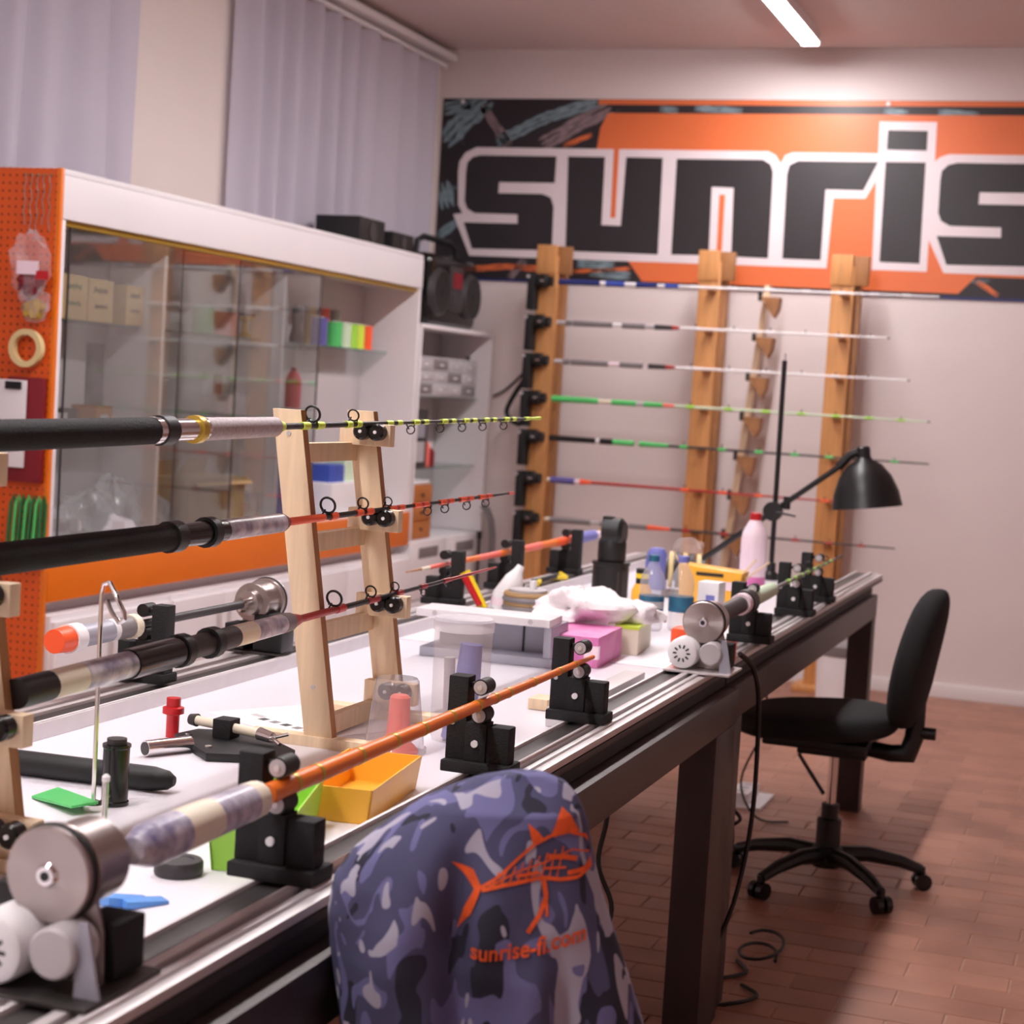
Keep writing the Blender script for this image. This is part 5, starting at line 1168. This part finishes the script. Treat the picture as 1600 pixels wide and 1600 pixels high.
def cloth_print(name, polys, lift=.002, mname='print_orange', up_=.020):
    bm = bmesh.new()
    inv = (Matrix.Translation(hd.location)).inverted()
    for pl in polys:
        vs = [bm.verts.new((p[0], p[1], 0)) for p in pl]
        try: bm.faces.new(vs)
        except ValueError: pass
    bmesh.ops.triangulate(bm, faces=bm.faces)
    for _ in range(3):
        ed = [e for e in bm.edges if e.calc_length() > .008]
        if ed: bmesh.ops.subdivide_edges(bm, edges=ed, cuts=1)
        bmesh.ops.triangulate(bm, faces=[f for f in bm.faces if len(f.verts) > 3])
    for v in bm.verts: v.co = inv @ on_cloth(v.co.x, v.co.y+up_, lift)
    me = bpy.data.meshes.new(name); bm.to_mesh(me); bm.free(); me.materials.append(MATS[mname])
    o = bpy.data.objects.new(name, me); C.objects.link(o); o.parent = hd; return o
def stroke(pts, w_):
    out = []
    for p, q in zip(pts[:-1], pts[1:]):
        d = Vector((q[0]-p[0], q[1]-p[1])); n_ = Vector((-d.y, d.x)).normalized()*w_/2
        out.append([(p[0]+n_.x, p[1]+n_.y), (p[0]-n_.x, p[1]-n_.y), (q[0]-n_.x, q[1]-n_.y), (q[0]+n_.x, q[1]+n_.y)])
    return out
# fish drawn in (across, height) coordinates of the cloth
fx, fz = -.035, .858
fish = []
fish += [[(-.040, .872), (-.016, .866), (-.006, .850), (-.014, .846), (-.026, .860)], [(-.006, .850), (-.014, .846), (-.024, .822), (-.030, .797), (-.016, .818)]]      # tail
fish += stroke([(-.006, .850), (.012, .862), (.030, .878), (.048, .893), (.066, .902), (.086, .905), (.104, .898), (.116, .884)], .0034)     # back
fish += stroke([(-.006, .847), (.014, .853), (.036, .856), (.058, .859), (.078, .856), (.098, .857), (.117, .868)], .0040)               # belly
fish += [[(.046, .894), (.040, .915), (.052, .906), (.058, .899)], [(.066, .903), (.076, .930), (.086, .922), (.098, .903), (.086, .906)]]  # fins
fish += stroke([(.060, .857), (.064, .840), (.058, .822), (.046, .805)], .0052)+stroke([(.064, .840), (.066, .820)], .003)
fish += stroke([(.064, .880), (.082, .879), (.096, .876)], .0052)
fish += stroke([(.100, .899), (.112, .892), (.117, .880)], .002)+stroke([(.070, .900), (.074, .920)], .0016)+stroke([(.076, .903), (.079, .924)], .0016)+stroke([(.083, .904), (.087, .918)], .0016)
fish += stroke([(.086, .862), (.104, .864), (.116, .873)], .005)+stroke([(.060, .868), (.084, .868)], .0024)+stroke([(.030, .862), (.056, .864)], .0036)
for k in range(9):
    x = .006+.0085*k
    fish += stroke([(x, .853+.0004*k), (x+.006, .866+.0030*k)], .0016)
fish += stroke([(.002, .852), (.03, .866), (.06, .874), (.09, .886), (.112, .880)], .0018)
cloth_print('fish_print', fish)['label'] = 'orange line drawing of a fish'
fc = bpy.data.curves.new('lettering', 'FONT'); fc.body = 'sunrise-fi.com'; fc.size = .029; fc.offset = .0006; fc.space_character = 1.02
fo = bpy.data.objects.new('lettering_tmp', fc); C.objects.link(fo)
bpy.context.view_layer.update()
me = bpy.data.meshes.new_from_object(fo.evaluated_get(bpy.context.evaluated_depsgraph_get()))
wmax = max(v.co.x for v in me.vertices)
pol = []
for p in me.polygons:
    pol.append([( -.014+.124*me.vertices[i].co.x/wmax, .772+.020*me.vertices[i].co.x/wmax+me.vertices[i].co.y*.86) for i in p.vertices])
bpy.data.objects.remove(fo); bpy.data.meshes.remove(me)
cloth_print('web_address_print', pol, .0026)['label'] = 'orange web address lettering'

# ================================================================== under the bench
cable('black cable running down from the orange winding motor to the floor', [(-.80, 3.95, .84), (-.775, 4.0, .80), (-.765, 4.04, .70), (-.765, 4.05, .45), (-.79, 4.03, .25), (-.84, 4.0, .10), (-.86, 3.96, .012), (-.83, 3.80, .008)])
cable('thin black cable hanging beside the middle bench leg', [(-.84, 4.12, .67), (-.845, 4.12, .55), (-.83, 4.11, .42), (-.84, 4.09, .28), (-.86, 4.07, .12), (-.84, 4.04, .01), (-.78, 4.06, .007), (-.74, 4.14, .007), (-.79, 4.2, .007)], .005)
cable('black cable hanging in a wave under the near workbench', [(-.90, 3.30, .67), (-.905, 3.3, .58), (-.91, 3.28, .50), (-.875, 3.27, .42), (-.90, 3.25, .34), (-.955, 3.22, .27), (-.93, 3.2, .20), (-.86, 3.2, .13)], .005)
cable('straight black cable hanging under the front beam of the near workbench', [(-.945, 3.20, .67), (-.95, 3.2, .60), (-.98, 3.2, .45), (-1.02, 3.2, .30)], .004)
cable('looped black cable tangled behind the middle bench leg', [(-1.0, 4.6, .36), (-.97, 4.6, .33), (-.93, 4.6, .34), (-.90, 4.6, .31), (-.96, 4.6, .28), (-1.0, 4.6, .30), (-.97, 4.6, .33)], .005)
cable('thin cable hanging under the far workbench near its leg', [(-1.10, 6.0, .67), (-1.12, 6.0, .5), (-1.10, 5.95, .33), (-1.16, 5.9, .14), (-1.10, 5.9, .02), (-1.0, 5.95, .007)], .004)
cable('thin black cable dropping from the far bench edge behind the middle leg', [(-.85, 4.08, .67), (-.86, 4.10, .58), (-.84, 4.14, .47), (-.83, 4.16, .34), (-.87, 4.14, .20), (-.885, 4.16, .06), (-.86, 4.22, .008), (-.80, 4.30, .007), (-.84, 4.38, .007)], .005)
cable('coil of black cable lying on the floor beside the middle leg', [(-.80+.05*math.cos(k*.7), 4.42+.10*math.sin(k*.7)+.01*k, .008+.001*k) for k in range(14)], .0045)
t = thing('power_strip', 'white power strip and papers lying on the floor under the far bench', 'power strip', (-1.19, 6.2, 0))
MB().box(-.09, .07, -.13, .13, .0005, .012).part('paper_pad', 'paper', t, .001)
MB().box(-.05, .02, -.10, .10, .012, .05).part('strip', 'white', t, .006)
for k in range(3): MB().cyl((-.015, -.06+.06*k, .05), (-.015, -.06+.06*k, .0505), .018, n=16).part('socket', 'light_grey', t)
t = thing('waste_bin', 'white cylindrical bin with a grey rim under the far wall', 'bin', (-1.12, 7.75, 0))
MB().lathe((0, 0, .0005), [(.10, 0), (.11, .34), (.11, .345)], 28).part('bin', 'white', t)
MB().lathe((0, 0, .0), [(.112, .345), (.114, .35), (.114, .39), (.10, .395), (.08, .40), (0, .40)], 28).part('rim', 'mid_grey', t)
